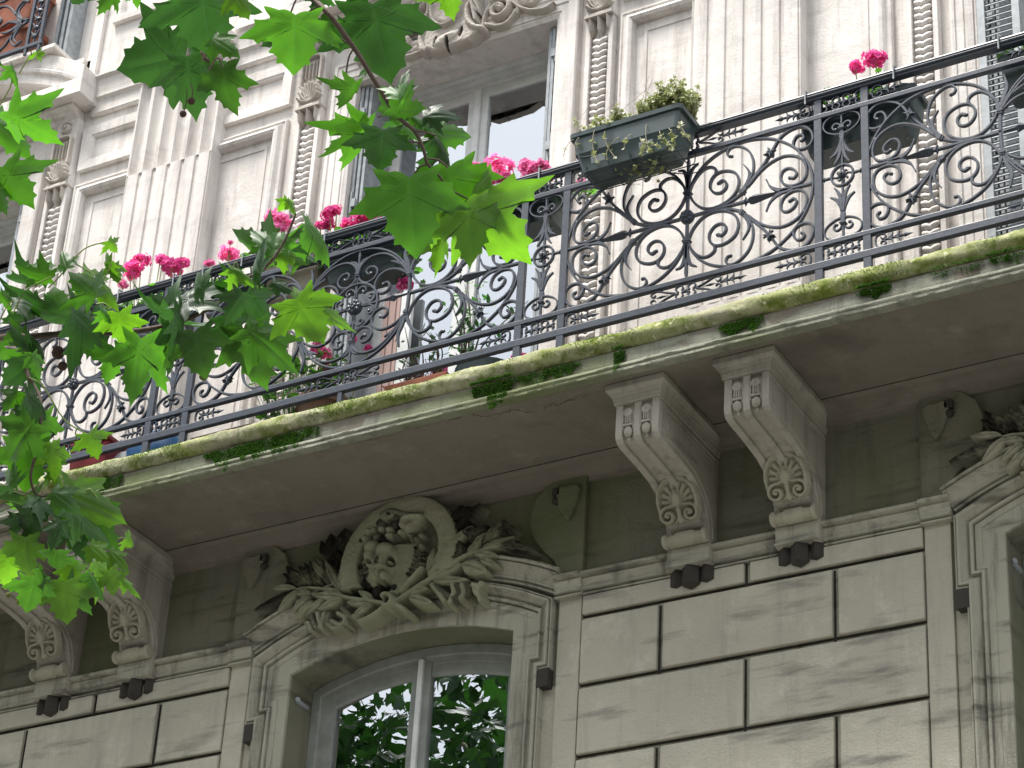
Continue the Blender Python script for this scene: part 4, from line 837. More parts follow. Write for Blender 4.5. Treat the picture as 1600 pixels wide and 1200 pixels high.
def spears(m,sp):
    for x0,sx in sp:
        m.ribbon([(x0+sx*.285,ZC),(x0+sx*.60,ZC)],.008,.010,YR,1)
        # arrow body as faceted solid
        P=[(.305,.021),(.322,.026),(.35,.023),(.41,.012),(.47,.007)]
        n=len(P); v=[]; 
        for u,r in P: v+=[(x0+sx*u,YR-r*.75-.004,ZC),(x0+sx*u,YR,ZC+r),(x0+sx*u,YR+r*.75,ZC),(x0+sx*u,YR,ZC-r)]
        fcs=[(i*4+q,i*4+(q+1)%4,(i+1)*4+(q+1)%4,(i+1)*4+q) for i in range(n-1) for q in range(4)]+[(0,1,2,3),((n-1)*4+3,(n-1)*4+2,(n-1)*4+1,(n-1)*4)]
        m.add(v,fcs)
        for u,r,w_ in ((.285,.030,.012),(.60,.020,.009),(.50,.022,.007)):
            v=[(x0+sx*(u-w_),YR,ZC),(x0+sx*(u+w_),YR,ZC)]+[(x0+sx*u,YR+r*.55*b,ZC+r*a) for a,b in ((1,0),(0,-1),(-1,0),(0,1))]
            m.add(v,[(0,2,3),(0,3,4),(0,4,5),(0,5,2),(1,3,2),(1,4,3),(1,5,4),(1,2,5)])
def rosette(m,x,z,r=.034):
    m.lathe((x,YR,z),[(.004,-.024),(r*.35,-.026),(r*.5,-.018),(r*.95,-.014),(r,-.006),(r,.008),(r*.6,.012)],18,'Y')
    for i in range(8):
        a=i*math.pi/4; m.ball((x+r*.66*math.cos(a),YR-.016,z+r*.66*math.sin(a)),r*.30,8,6,.08,(1,.7,1))
    for i in range(5):
        a=i*1.257; m.ball((x+r*.27*math.cos(a),YR-.025,z+r*.27*math.sin(a)),r*.20,7,5,.1,(1,.7,1))
def vbar(m,x,s=1):
    for sz in (1,-1):
        m.ribbon([(x,ZC),(x,ZC+sz*.245),(x,ZC+sz*.328)],lambda u:.014 if u<.7 else .014*(1-(u-.7)/.3)+.004,.016,YR,4)
        for sx in (1,-1): m.ribbon([(x+sx*.003,ZC+sz*.15),(x+sx*.007,ZC+sz*.215),(x+sx*.022,ZC+sz*.258),(x+sx*.050,ZC+sz*(.278 if sx>0 else .268))],lambda u:.007+.012*math.sin(math.pi*min(1,u*.95+.1)),.012,YR-.002)
        collar(m,x,ZC+sz*.130,math.pi/2,.034,.014,.026)
def frieze_orn(m,u0,z,kinds):
    # little running ornament in the narrow strips
    Y=YR
    def R_(pts,w=.0068,d=.013): m.ribbon(pts,w,d,Y,4)
    def quat(x):
        for a in (-1,1):
            for b in (-1,1):
                c=(x+a*.030,z+b*.018); R_([(c[0]-a*.028,z+b*.001)]+[(c[0]+.0175*math.cos(t),c[1]+.0165*math.sin(t)) for t in np.linspace(math.atan2(-b,-a),math.atan2(-b,-a)+a*b*-5.2,8)])
        m.ball((x,Y,z),.009,8,5)
    def heart(x,s):
        for b in (-1,1): R_([(x,z+b*.001),(x+s*.045,z+b*.016),(x+s*.085,z+b*.033),(x+s*.112,z+b*.030),(x+s*.118,z+b*.014),(x+s*.104,z+b*.007),(x+s*.096,z+b*.016)],lambda u:.006-.001*u)
        m.add([(x+s*.03,Y,z),(x+s*.07,Y-.006,z),(x+s*.07,Y,z+.008),(x+s*.07,Y,z-.008),(x+s*.10,Y,z)],[(0,1,2),(0,3,1),(4,2,1),(4,1,3),(0,2,3),(2,4,3)])
    def arrow(x,s):
        R_([(x,z),(x+s*.10,z)],.006)
        for t in (.02,.05):
            for b in (-1,1): m.ribbon([(x+s*t,z),(x+s*(t+.014),z+b*.010),(x+s*(t+.018),z+b*.026)],lambda u:.010*(1-u)+.002,.010,Y-.002,3)
        xa=x+s*.08; m.add([(xa,Y,z),(xa+s*.012,Y-.007,z),(xa+s*.012,Y,z+.013),(xa+s*.012,Y,z-.013),(xa+s*.05,Y,z),(xa+s*.012,Y+.006,z)],[(0,1,2),(0,3,1),(4,2,1),(4,1,3),(0,2,5),(0,5,3),(4,5,2),(4,3,5)])
    def curls(x,s):
        for b in (-1,1): R_([(x,z+b*.002),(x+s*.004,z+b*.024),(x+s*.024,z+b*.033),(x+s*.044,z+b*.024),(x+s*.043,z+b*.008),(x+s*.028,z+b*.007),(x+s*.024,z+b*.017)],.006)
        m.ball((x+s*.045,Y,z),.007,7,5)
    for k,x,s in kinds: {'q':lambda:quat(u0+x),'h':lambda:heart(u0+x,s),'a':lambda:arrow(u0+x,s),'c':lambda:curls(u0+x,s)}[k]()
ZU,ZL=8.581,7.793
def strips(u0,kinds,parent):
    for z in (ZU,ZL):
        for ks in ([k for k in kinds if abs(k[1])<.2],[k for k in kinds if k[1]>.2],[k for k in kinds if k[1]<-.2]):
            m=MB(); frieze_orn(m,u0,z,ks); m.build('frieze_ornament',IRON,parent,smooth=True,split=35)
def medium(c):
    m=MB(); kn=[]; sp=[]; half(m,sp,kn,c,1); half(m,sp,kn,c,-1); vbar(m,c)
    P=m.build('scroll_panel',IRON,RAIL,smooth=True,split=35)
    for q_ in kn:
        m=MB(); knots(m,[q_]); m.build('collar_knot',IRON,P,smooth=True,split=35)
    m=MB(); spears(m,sp[:1]); m.build('spearhead',IRON,P); m=MB(); spears(m,sp[1:]); m.build('spearhead',IRON,P)
    m=MB(); rosette(m,c,ZC); m.build('rosette',IRON,P,smooth=True)
    strips(c,[('q',0,1),('h',.05,1),('h',-.05,-1),('a',.165,1),('c',.592-.0,-1),('a',.55,-1),('c',-.592,1),('a',-.55,1)],P)
    return P
def narrow(c):
    m=MB()
    for sz in (1,-1):
        g=lambda P,sx=1:[(c+sx*u,ZC+sz*v) for u,v in P]
        for sx in (1,-1):
            m.ribbon(g([(0.002,0.222),(0.034,0.228),(0.070,0.249),(0.086,0.28),(0.074,0.312),(0.036,0.329),(0.002,0.325)],sx),.0075,.015,YR)
            m.ribbon(g([(0.002,0.255),(0.012,0.276),(0.03,0.283),(0.043,0.270),(0.037,0.254),(.028,.252)],sx),.0085,.014,YR)
            m.ribbon(g([(0.003,0.20),(0.010,0.160),(0.028,0.125),(0.056,0.104)],sx),lambda u:.006+.012*math.sin(math.pi*min(1,u*.9+.1)),.012,YR-.001)
            m.ribbon(g([(0.003,0.19),(0.006,0.14),(0.016,0.095),(0.036,0.062)],sx),lambda u:.006+.011*math.sin(math.pi*min(1,u*.9+.1)),.012,YR-.004)
            m.ball((c+sx*.029,YR,ZC+sz*.253),.0075,7,5)
        m.ribbon(g([(0,0),(0,.20)]),.010,.013,YR+.001,1); m.ribbon(g([(0,.16),(0,.205),(0,.235),(0,.255)]),lambda u:.012+.014*math.sin(math.pi*min(1,u*1.1))**2,.016,YR,3); m.ribbon(g([(0,.25),(0,.329)]),.009,.014,YR,1)
        collar(m,c,ZC+sz*.252,math.pi/2,.026,.010,.024)
    P=m.build('fleur_panel',IRON,RAIL,smooth=True,split=35)
    m=MB(); m.ribbon([(c+.051*math.cos(t),ZC+.054*math.sin(t)) for t in np.linspace(0,2*math.pi,13)],.0095,.018,YR,4)
    for a in range(8): m.ribbon([(c+.012*math.cos(a*math.pi/4),ZC+.012*math.sin(a*math.pi/4)),(c+.026*math.cos(a*math.pi/4+.3),ZC+.026*math.sin(a*math.pi/4+.3)),(c+(.03 if a%2 else .048)*math.cos(a*math.pi/4),ZC+(.03 if a%2 else .048)*math.sin(a*math.pi/4))],.006,.012,YR,3)
    rosette(m,c,ZC,.015)
    for s in (1,-1):
        m.ribbon([(c+s*.05,ZC),(c+s*.088,ZC)],.010,.014,YR,1)
        for u,r in ((.064,.011),(.084,.016)):
            m.add([(c+s*(u-.008),YR,ZC),(c+s*(u+.009),YR,ZC)]+[(c+s*u,YR+r*.6*b,ZC+r*a) for a,b in ((1,0),(0,-1),(-1,0),(0,1))],[(0,2,3),(0,3,4),(0,4,5),(0,5,2),(1,3,2),(1,4,3),(1,5,4),(1,2,5)])
    m.build('ring_with_bosses',IRON,P,smooth=True,split=35)
    for z in (ZU,ZL):
        m=MB(); frieze_orn(m,c,z,[('q',-.055,1),('q',.055,1)]); m.ribbon([(c-.04,z),(c+.04,z)],.006,.012,YR,1); m.ball((c,YR,z),.009,8,6,0,(1.6,1,1)); m.build('frieze_ornament',IRON,P,smooth=True,split=35)
    return P
def wide(c):
    m=MB(); kn=[]; sp=[]; half(m,sp,kn,c+.297,1); half(m,sp,kn,c-.297,-1)
    for s in (1,-1):
        for sz in (1,-1):
            g=lambda P:[(c+s*u,ZC+sz*v) for u,v in P]
            m.ribbon(g([(0.0,0.327),(0.08,0.316),(0.151,0.285),(0.21,0.241),(0.259,0.182),(0.292,0.122),(.297,.10)]),.010,.017,YR)
            m.ribbon(g([(0.0,0.195),(0.024,0.243),(0.07,0.272),(0.139,0.269),(0.196,0.235),(0.248,0.178),(0.288,0.12)]),.010,.017,YR-.001)
            m.ribbon(g([(0.004,0.19),(0.016,0.151),(0.054,0.127),(0.096,0.140),(0.112,0.175),(0.096,0.205),(0.064,0.212),(0.048,0.193),(0.060,0.174),(.075,.175)]),.009,.016,YR)
            m.ribbon(g([(0.29,0.112),(0.235,0.153),(0.175,0.167),(0.128,0.148),(0.105,0.107),(0.111,0.064),(0.147,0.042),(0.181,0.052),(0.188,0.08),(0.170,0.098),(0.152,0.091)]),.010,.017,YR+.001)
            m.ribbon(g([(0.295,0.125),(0.270,0.160),(0.23,0.192),(0.185,0.213)]),lambda u:.005+.012*math.sin(math.pi*min(1,u*.9+.1)),.012,YR-.002)
            m.ribbon(g([(0.297,0.12),(0.282,0.17),(0.263,0.225),(0.272,0.292)]),lambda u:.006+.014*math.sin(math.pi*min(1,u*.95+.05)),.013,YR-.003)
            m.ribbon(g([(0.300,0.12),(0.310,0.165),(0.325,0.20)]),lambda u:.014*(1-u)+.003,.013,YR-.003)
            m.ribbon(g([(0.0,.12),(0.006,0.215),(0.018,0.255),(0.046,0.272)]),lambda u:.006+.011*math.sin(math.pi*min(1,u*.95+.1)),.012,YR-.002)
            for q in ((.151,.091),(.074,.175)): m.ball((c+s*q[0],YR,ZC+sz*q[1]),.009,7,5)
            # curls in the ring
            m.ribbon(g([(0.004,0.050),(0.006,0.085),(0.026,0.108),(0.050,0.104),(0.056,0.085),(0.043,0.074),(.036,.082)]),.008,.014,YR); m.ball((c+s*.038,YR,ZC+sz*.082),.008,7,5)
            m.ribbon(g([(0.050,0.004),(0.085,0.006),(0.108,0.026),(0.104,0.050),(0.085,0.056),(0.074,0.043),(.082,.036)]),.008,.014,YR); m.ball((c+s*.082,YR,ZC+sz*.038),.008,7,5)
            kn.append((c+s*.297,ZC+sz*.108,math.pi/2+.0,'c'))
        m.ribbon([(c+s*.297,ZC+.12),(c+s*.302,ZC),(c+s*.297,ZC-.12)],.014,.018,YR); m.ribbon([(c+s*.03,ZC),(c+s*.14,ZC)],.010,.014,YR,1)
        v=[]; 
        for u,r in ((.13,.006),(.19,.012),(.212,.021),(.222,.026),(.234,.012),(.29,.007)): v+=[(c+s*u,YR-r*.7,ZC),(c+s*u,YR,ZC+r),(c+s*u,YR+r*.7,ZC),(c+s*u,YR,ZC-r)]
        m.add(v,[(i*4+q,i*4+(q+1)%4,(i+1)*4+(q+1)%4,(i+1)*4+q) for i in range(5) for q in range(4)])
    for sz in (1,-1):
        m.ribbon([(c,ZC+sz*.03),(c,ZC+sz*.25),(c,ZC+sz*.325)],lambda u:.011 if u<.7 else .016*(1-(u-.7)/.3)+.003,.014,YR,4); kn.append((c,ZC+sz*.190,math.pi/2,'c'))
    P=m.build('lyre_panel',IRON,RAIL,smooth=True,split=35)
    m=MB(); m.ribbon([(c+.128*math.cos(t),ZC+.133*math.sin(t)) for t in np.linspace(0,2*math.pi,25)],.010,.018,YR,4); m.build('ring',IRON,P,smooth=True,split=35)
    for q_ in kn:
        m=MB(); knots(m,[q_]); m.build('collar_knot',IRON,P,smooth=True,split=35)
    for q in sp: m=MB(); spears(m,[q]); m.build('spearhead',IRON,P)
    m=MB(); rosette(m,c,ZC,.040); m.build('rosette',IRON,P,smooth=True)
    strips(c,[('q',0,1),('h',.05,1),('h',-.05,-1),('a',-.165,-1),('c',.87,-1),('a',.83,-1),('c',-.87,1),('a',-.83,1)],P)
    return P
M0=medium(CM); N0=narrow(CN); W0=wide(CW)
NX=[CN,-4.934,-6.990]; 
for x in NX[1:]: dup(N0,(x-CN,0,0))
WR=dup(W0,(CN+.11+.905-CW,0,0))
ML=dup(M0,(0,0,0)); ML.scale=(.84,1,1); ML.location.x=(-7.635)-(-5.2)-(CM)*.84+( -0)*1; 
# child offset: mesh carries world coordinates, so place the scaled copy about its own centre
ML.location=Vector((-7.635-CM*.84,0,0))-WL[RAIL.name]
NL=dup(N0,(-8.28-CN,0,0)); WLp=dup(W0,(-9.30-CW,0,0))
posts=[]
for x in (CN,-4.934,-6.997,-8.28): posts+= [x-.110,x+.110]
pm=MB(); pm.box(CN+.110-.0185-1e-4,CN+.110+.0185,YR-.012,YR+.012,7.60,8.63); P0=pm.build('post',IRON,RAIL,bevel=.003)
for x in posts:
    if abs(x-(CN+.110))>1e-6: dup(P0,(x-(CN+.110),0,0))
for x in (CW-.03,-2.48):
    m=MB(); m.box(x-.012,x+.012,YR-.01,YR+.01,7.60,7.722); m.build('short_foot',IRON,RAIL,bevel=.002)
XA,XB=-10.4,-1.3
for n_,z0,z1,y0,y1 in (('upper_rail',8.514,8.540,-.0135,.0135),('lower_rail',7.832,7.857,-.0135,.0135),('bottom_rail',7.720,7.757,-.0135,.0135)):
    m=MB(); m.box(XA,XB,YR+y0+.0,YR+y1,z0,z1); m.build(n_,IRON,RAIL,bevel=.003)
m=MB(); m.extr([(YR-.018,8.622),(YR-.018,8.631),(YR-.026,8.634),(YR-.028,8.640),(YR-.024,8.646),(YR-.028,8.650),(YR-.026,8.658),(YR-.014,8.664),(YR+.014,8.664),(YR+.026,8.658),(YR+.026,8.634),(YR+.018,8.631),(YR+.018,8.622)],XA,XB); m.build('handrail',IRON,RAIL,bevel=.001,seg=1)
# ---- railing of the next balcony up (upper left)
RU=thing('balcony_railing','black scrolled window railing at the upper left corner, terracotta troughs behind it','railing',(-9.4,8.68,11.2))
m=MB(); y=8.70; F8=8.70/8.85
def wy(x,yy,Y=8.70): p=onY(x,yy,Y); return (p.x,p.z)
zb=11.02; 
for z0,z1 in ((zb+.02,zb+.045),(zb+.90,zb+.94)): m.box(-10.2,-8.70,y-.012,y+.012,z0,z1)
for x in (-8.72,-8.82,-9.55,-9.65): m.box(x-.010,x+.010,y-.01,y+.01,zb-.03,zb+.92)
m.build('frame',IRON,RU,bevel=.002)
m=MB(); YRs=YR; YR=y
for s,cx0 in ((1,-8.84),(-1,-9.53)):
    for k in (0,1):
        zc=zb+.25+.42*k
        for sz in (1,-1):
            g=lambda P:[(cx0-s*u,zc+sz*v) for u,v in P]
            m.ribbon(g([(.0,.0),(.05,.02),(.12,.08),(.17,.15),(.25,.19),(.33,.14),(.34,.07),(.28,.03),(.23,.07),(.25,.11)]),.011,.016,YR); m.ribbon(g([(.0,.0),(.05,-.02),(.10,.05),(.12,.11),(.08,.17),(.03,.15)]),.011,.016,YR)
            m.ribbon(g([(.08,.01),(.16,.04),(.22,.02)]),lambda u:.024*(1-u)+.003,.012,YR); m.ribbon(g([(.06,.01),(.10,.10),(.06,.16)]),lambda u:.022*(1-u)+.003,.012,YR)
m.build('scrollwork',IRON,RU,smooth=True,split=35)
m=MB(); z=zb+.1
while z<zb+.88:
    m.ball((-8.77,YR,z),.022,8,6,.1,(1.1,.7,.7)); m.ribbon([(-8.77,z),(-8.795,z+.03),(-8.80,z+.045)],.010,.012,YR,3); m.ribbon([(-8.77,z),(-8.745,z+.03),(-8.74,z+.045)],.010,.012,YR,3); z+=.065
m.ribbon([(-8.77,zb+.05),(-8.77,zb+.9)],.008,.012,YR,1); m.build('leafy_bar',IRON,RU,smooth=True)
YR=YRs
# ---------------------------------------------------------------- moss on the slab edge
def tuft(mb,x,y,z,l,n=1):
    a=random.uniform(0,6.28); w=random.uniform(.0012,.0024); d=Vector((random.gauss(0,.5),-1+random.gauss(0,.3),random.gauss(-.3,.7))).normalized()*l
    s=Vector((math.cos(a),0,math.sin(a)))*w; p=Vector((x,y,z)); k=len(mb.v)
    mb.v+= [tuple(p-s),tuple(p+s),tuple(p+d*.6+s*1.3),tuple(p+d),tuple(p+d*.6-s*1.3)]; mb.f.append((k,k+1,k+2,k+3,k+4))
m=MB()
def mosspatch(px0,px1,dens,zlo,zhi,L=.014):
    xa=onY(px0[0],px0[1],8.2).x; xb=onY(px1[0],px1[1],8.2).x; n=int(abs(xb-xa)*dens)
    for i in range(n):
        u=random.random(); x=xa+(xb-xa)*u; e=min(u,1-u)*2
        if random.random()>min(1,e*3+.12)*(.35+.65*(math.sin(x*29+zlo*50)*.5+.5+.3*math.sin(x*71)>.25)): continue
        z=zhi-(zhi-zlo)*random.random()**1.3*(0.45+.55*abs(math.sin(x*17)+.4*math.sin(x*43)+.3*math.sin(x*97)))*min(1,.3+e*2)
        y=8.213 if z<7.50 else 8.19+ (z-7.5)*.0
        if z<7.43: y=8.203
        if z>7.518: th=math.asin(max(-1,min(1,(z-7.564)/.046))); y=8.2325-.046*math.cos(th)
        tuft(m,x,y,z,random.uniform(.4,1)*L)
mosspatch((315,722),(497,680),17000,7.40,7.50); mosspatch((733,620),(805,605),24000,7.385,7.51); mosspatch((800,605),(905,580),6000,7.44,7.50)
mosspatch((957,545),(975,560),20000,7.36,7.51); mosspatch((1120,515),(1192,505),18000,7.44,7.50); mosspatch((1335,465),(1392,455),19000,7.445,7.51); mosspatch((1540,410),(1600,400),9000,7.45,7.51)
mosspatch((140,760),(190,750),9000,7.42,7.50); mosspatch((1450,440),(1540,420),3000,7.47,7.51,.010)
for i in range(16000):
    x=random.uniform(-8.6,-2.3); 
    if math.sin(x*5.1)+.7*math.sin(x*13.7+2)+.5*math.sin(x*31)<random.uniform(-.6,1.6): continue
    th=random.uniform(-.9,.9); tuft(m,x,8.2325-.047*math.cos(th),7.564+.047*math.sin(th),random.uniform(.002,.006))
me=m.mesh('moss',MOSSG); o=bpy.data.objects.new('moss',me); S.collection.objects.link(o); tag(o,'green moss growing in patches along the mossy slab edge','moss',kind='stuff')
# ---------------------------------------------------------------- plants
def leafdisc(mb,p,n,r,k=7,cup=.25,lobes=.12):
    n=Vector(n).normalized(); a=n.orthogonal().normalized(); b=n.cross(a); t0=random.uniform(0,6.28); c=len(mb.v); mb.v.append(tuple(Vector(p)-n*r*cup))
    for i in range(k*2):
        t=t0+math.pi*i/k; rr=r*(1+lobes*(1 if i%2 else -1))*random.uniform(.92,1.08); mb.v.append(tuple(Vector(p)+a*math.cos(t)*rr+b*math.sin(t)*rr+n*random.uniform(-.1,.1)*r))
    for i in range(k*2): mb.f.append((c,c+1+i,c+1+(i+1)%(2*k)))
def almond(mb,p,d,n,L,w):
    d=Vector(d).normalized(); n=Vector(n); s=d.cross(n)
    if s.length<.01: s=d.orthogonal()
    s=s.normalized()*w; c=len(mb.v); p=Vector(p)
    mb.v+= [tuple(p),tuple(p+d*L*.3+s*.8),tuple(p+d*L*.6+s*.7),tuple(p+d*L),tuple(p+d*L*.6-s*.7),tuple(p+d*L*.3-s*.8),tuple(p+d*L*.45-n*w*.3)]
    mb.f+= [(c,c+1,c+6),(c+1,c+2,c+6),(c+2,c+3,c+6),(c+3,c+4,c+6),(c+4,c+5,c+6),(c+5,c,c+6)]
def rv(): return Vector((random.gauss(0,1),random.gauss(0,1),random.gauss(0,1))).normalized()
def flowerhead(parent,p,r,mat,n=60):
    m=MB(); p=Vector(p); r*=1.3; ax_=random.uniform(.8,1.1); az_=random.uniform(.5,.75); off=[rv()*.3 for _ in range(4)]
    for i in range(n):
        d=rv(); d.z=abs(d.z)*.9-.15 if random.random()<.8 else d.z; q=p+Vector((d.x*ax_,d.y,d.z*az_))*r*random.uniform(.62,1.12)+off[i%4]*r
        for k in range(5):
            a=d.orthogonal().normalized(); b=d.cross(a); t=k*1.257+i; e=(a*math.cos(t)+b*math.sin(t)+d*.25).normalized(); almond(m,q,e,d,r*.40,r*.19)
    return m.build('flower_head',mat,parent)
def gplant(label,c,spread,heads,mat=PET,nl=60,h=.10,trail=0,cat='geranium',name='geranium',group='geraniums in the flower boxes'):
    T=thing(name,label,cat,c,group); m=MB(); C_=Vector(c)
    for i in range(nl):
        p=C_+Vector((random.uniform(-spread,spread),random.gauss(-.01,.05),random.uniform(0,h*1.35)+abs(random.gauss(0,.025)))); n=Vector((random.gauss(0,.5),random.gauss(-.5,.5),1)); leafdisc(m,p,n,random.uniform(.016,.030))
        m.tube([C_+Vector(((p.x-C_.x)*.7,0,-.02)),p],.0016,4,1)
    for i in range(trail):
        p=C_+Vector((random.uniform(-spread,spread),-.06+random.gauss(0,.02),-random.uniform(0,.12))); leafdisc(m,p,(random.gauss(0,.5),-1,.5),random.uniform(.014,.022))
    m.build('foliage',GERL,T)
    sm=MB()
    for hx,hz,r in heads:
        p=Vector((hx,C_.y+random.uniform(-.04,.03),hz)); flowerhead(T,p,r,mat if random.random()<.6 else (PETL if mat is PET else mat)); sm.tube([Vector((C_.x+(hx-C_.x)*.8,C_.y,C_.z)),Vector((hx,p.y,hz-r*.3))],.0026,5,1)
        for k in range(6): d=rv(); q=Vector((hx,p.y,hz-r*.6)); sm.tube([q,q+Vector((d.x*.5*r,d.y*.5*r,abs(d.z)*.5*r))],.001,4,1)
    if heads: sm.build('flower_stem',BARKG,T)
    return T
def boxthing(name,label,cat,x0,x1,y0,y1,z0,z1,mat,taper=.14,group=None,hooks=True,slits=False):
    T=thing(name,label,cat,((x0+x1)/2,(y0+y1)/2,z0),group); m=MB(); xm,ym=(x0+x1)/2,(y0+y1)/2
    def rr(z,s,ex=0,top=0):
        hx,hy=(x1-x0)/2*s+ex,(y1-y0)/2*s+ex; r=.022; o=[]
        for cx_,cy_,a0 in ((1,1,0),(-1,1,1),(-1,-1,2),(1,-1,3)):
            for q in range(4): a=(a0+q/3)*math.pi/2; o.append((xm+cx_*(hx-r)+r*math.cos(a),ym+cy_*(hy-r)+r*math.sin(a),z))
        return o
    L=[rr(z0,1-taper),rr(z0+.02,1-taper*.85),rr(z0+(z1-z0)*.45,1-taper*.45),rr(z0+(z1-z0)*.47,1-taper*.30),rr(z1-.022,1-.02),rr(z1-.022,1,.008),rr(z1,1,.010),rr(z1,1,-.004),rr(z1-.03,1,-.008)]
    n=16; 
    for l in L: m.v+=l
    for i in range(len(L)-1):
        for q in range(n): m.f.append((i*n+q,i*n+(q+1)%n,(i+1)*n+(q+1)%n,(i+1)*n+q))
    m.f.append(tuple(range(n-1,-1,-1))); m.build('box',mat,T,smooth=True,split=30)
    s=MB(); s.box(x0+.012,x1-.012,y0+.012,y1-.012,z1-.035,z1-.025); s.build('soil',SOIL,T)
    if hooks:
        for x in (x0+.12*(x1-x0),x1-.12*(x1-x0)):
            h=MB(); h.tube([Vector((x,YR-.032,8.60)),Vector((x,YR-.034,8.672)),Vector((x,YR,8.678)),Vector((x,YR+.036,8.67)),Vector((x,ym,z0-.008))],.004,6,1); h.build('hook',ZINC,T)
    return T
# big outside planter with ivy
yo0,yo1=8.075,8.262
x0,x1=onY(892,225,yo0).x,onY(1062,195,yo0).x
zt_=onY(892,212,yo0).z
BX=boxthing('window_box','large dark green plastic planter hung outside the railing, pale ivy spilling from it','planter',x0,x1,yo0,yo1,zt_-.215,zt_,PLAS,.20,hooks=False)
m=MB()
for f in (.25,.69): xx=x0+(x1-x0)*f; m.extr([(yo0+.004,zt_-.150),(yo0+.018,zt_-.190),(yo0+.020,zt_-.188),(yo0+.010,zt_-.148)],xx-.035,xx+.035)
m.build('bright_clip',ZINC,BX,bevel=.002)
m=MB(); m.ribbon([(x0+.05+.055*math.cos(t)+.04,zt_-.105+.035*math.sin(t)) for t in np.linspace(0,2*math.pi,13)],.005,.008,yo0+.010,3); m.build('moulded_ring',PLAS,BX)
m=MB(); zb_=zt_-.222
for x in np.linspace(x0+.08,x1-.03,5): m.tube([Vector((x,yo0+.01,zb_+.03)),Vector((x,yo0+.03,zb_-.004)),Vector((x,yo1-.02,zb_-.006)),Vector((x,8.29,zb_+.05)),Vector((x,8.32,8.67))],.0028,6,1)
for y in (yo0+.03,yo0+.10,yo1-.03): m.tube([Vector((x0+.06,y,zb_-.008)),Vector((x1+.02,y,zb_-.008))],.0028,6,1)
m.tube([Vector((x1-.12,yo1,zb_)),Vector((x1-.03,yo1,zb_-.03)),Vector((x1+.02,yo1,zb_-.02)),Vector((x1+.03,yo1,zb_+.04))],.0025,6,2); m.build('wire_cradle',IRON,BX)
IV=thing('ivy','sparse variegated ivy with pale stems trailing over the big outside planter','ivy',((x0+x1)/2,yo0+.09,zt_)); m=MB(); sm=MB()
def ivyleaf(p,r): 
    n=Vector((random.gauss(0,.5),random.gauss(-.7,.4),random.gauss(.5,.5))).normalized(); leafdisc(m,p,n,r,5,.15,.32)
for i in range(210):
    u=random.random()**.7; x=x0+(x1-x0)*u; y=random.uniform(yo0+.02,yo1-.02); hgt=random.uniform(.02,.08)+(.19*max(0,u-.40)/.6)*random.random(); p0=Vector((x,y,zt_-.01)); dx=random.gauss(0,.04)
    P=cr([p0,p0+Vector((dx*.5,random.gauss(0,.02),hgt*.6)),p0+Vector((dx,random.gauss(-.02,.03),hgt))],4); sm.tube(P,.0013,4,1)
    for q in P[2:]:
        for _ in range(2 if u<.45 else 4): ivyleaf(q+rv()*.014,random.uniform(.006,.013))
for (a,b,c_,d_,nn) in ((930,200,934,255,7),(945,205,960,245,9),(1000,215,1002,245,8),(1030,205,1050,230,16),(1060,190,1075,215,12),(1018,225,1030,232,8),(965,215,948,250,4),(1045,200,1055,225,10),(1010,195,1015,238,8),(895,218,880,245,5),(985,210,975,232,4),(905,215,903,232,2)):
    A=at(a,b,0);B=0
    pa,pb=onY(a,b,yo0-.005),onY(c_,d_,yo0-.012); P=cr([pa+Vector((0,.05,.01)),pa,(pa+pb)/2+Vector((random.gauss(0,.008),-.006,0)),pb],4); sm.tube(P,.0014,4,1)
    for k in range(nn): ivyleaf(P[random.randrange(len(P)//2,len(P))]+rv()*.010,random.uniform(.007,.014))
for k in range(60): ivyleaf(Vector((random.uniform(x0+.2,x1-.1),random.uniform(8.1,8.25),zb_-.005-random.random()*.03)),random.uniform(.005,.012))
for k in range(8):
    x=random.uniform(x0,x0+.35) if k<4 else random.uniform(x1-.3,x1-.1); p=Vector((x,yo0+.06,zt_)); sm.tube([p,p+Vector((random.gauss(0,.05),0,.10)),p+Vector((random.gauss(0,.08),-.02,random.uniform(.12,.26)))],.001,4,3)
m.build('leaves',IVY,IV); sm.build('stems',simple('straw stem',(.42,.36,.26),.8),IV)
# hanging boxes inside the railing
def seg_box(pa,pb,zb_,zt2,name,label,mat,taper=.16,grp=None):
    a=onY(*pa,8.36).x; b=onY(*pb,8.36).x; return boxthing(name,label,'planter',a,b,8.335,8.495,zb_,zt2,mat,taper,grp)
def hd(*L): 
    return [((lambda p:(p.x,p.z,r))(onY(x,y,8.42)))for x,y,r in L]
HB='flower boxes hooked inside the handrail'
seg_box((1250,215),(1432,170),8.385,8.60,'window_box','dark green flower box hooked inside the handrail behind the narrow fleur panel',PLAS,.16,HB)
gplant('geranium with two upright pink heads above the handrail at the far right',(onY(1350,140,8.42).x,8.42,8.585),.14,hd((1371,92,.038),(1342,114,.028),(1385,122,.010)),PET,70,.07)
seg_box((1565,130),(1640,110),8.42,8.60,'window_box','dark green pot hanging behind the railing at the right edge',PLAS,.2,HB)
gplant('leafy green plant without flowers in the pot at the right edge',(onY(1600,90,8.42).x,8.42,8.60),.08,[],PET,26,.05)
seg_box((505,410),(640,375),8.40,8.595,'window_box','dark teal flower box hooked behind the tall wide scroll panel',PLAS,.2,HB)
gplant('geranium with clustered deep pink heads beside the big leaf cluster',(onY(545,375,8.42).x,8.42,8.595),.24,hd((520,338,.030),(512,352,.026),(528,330,.020),(545,351,.030),(575,330,.040),(566,345,.034),(556,352,.026),(505,358,.02)),PET,110,.07,14)
seg_box((415,460),(498,440),8.40,8.59,'window_box','beige flower box hooked beside the dark teal one',PLASB,.1,HB)
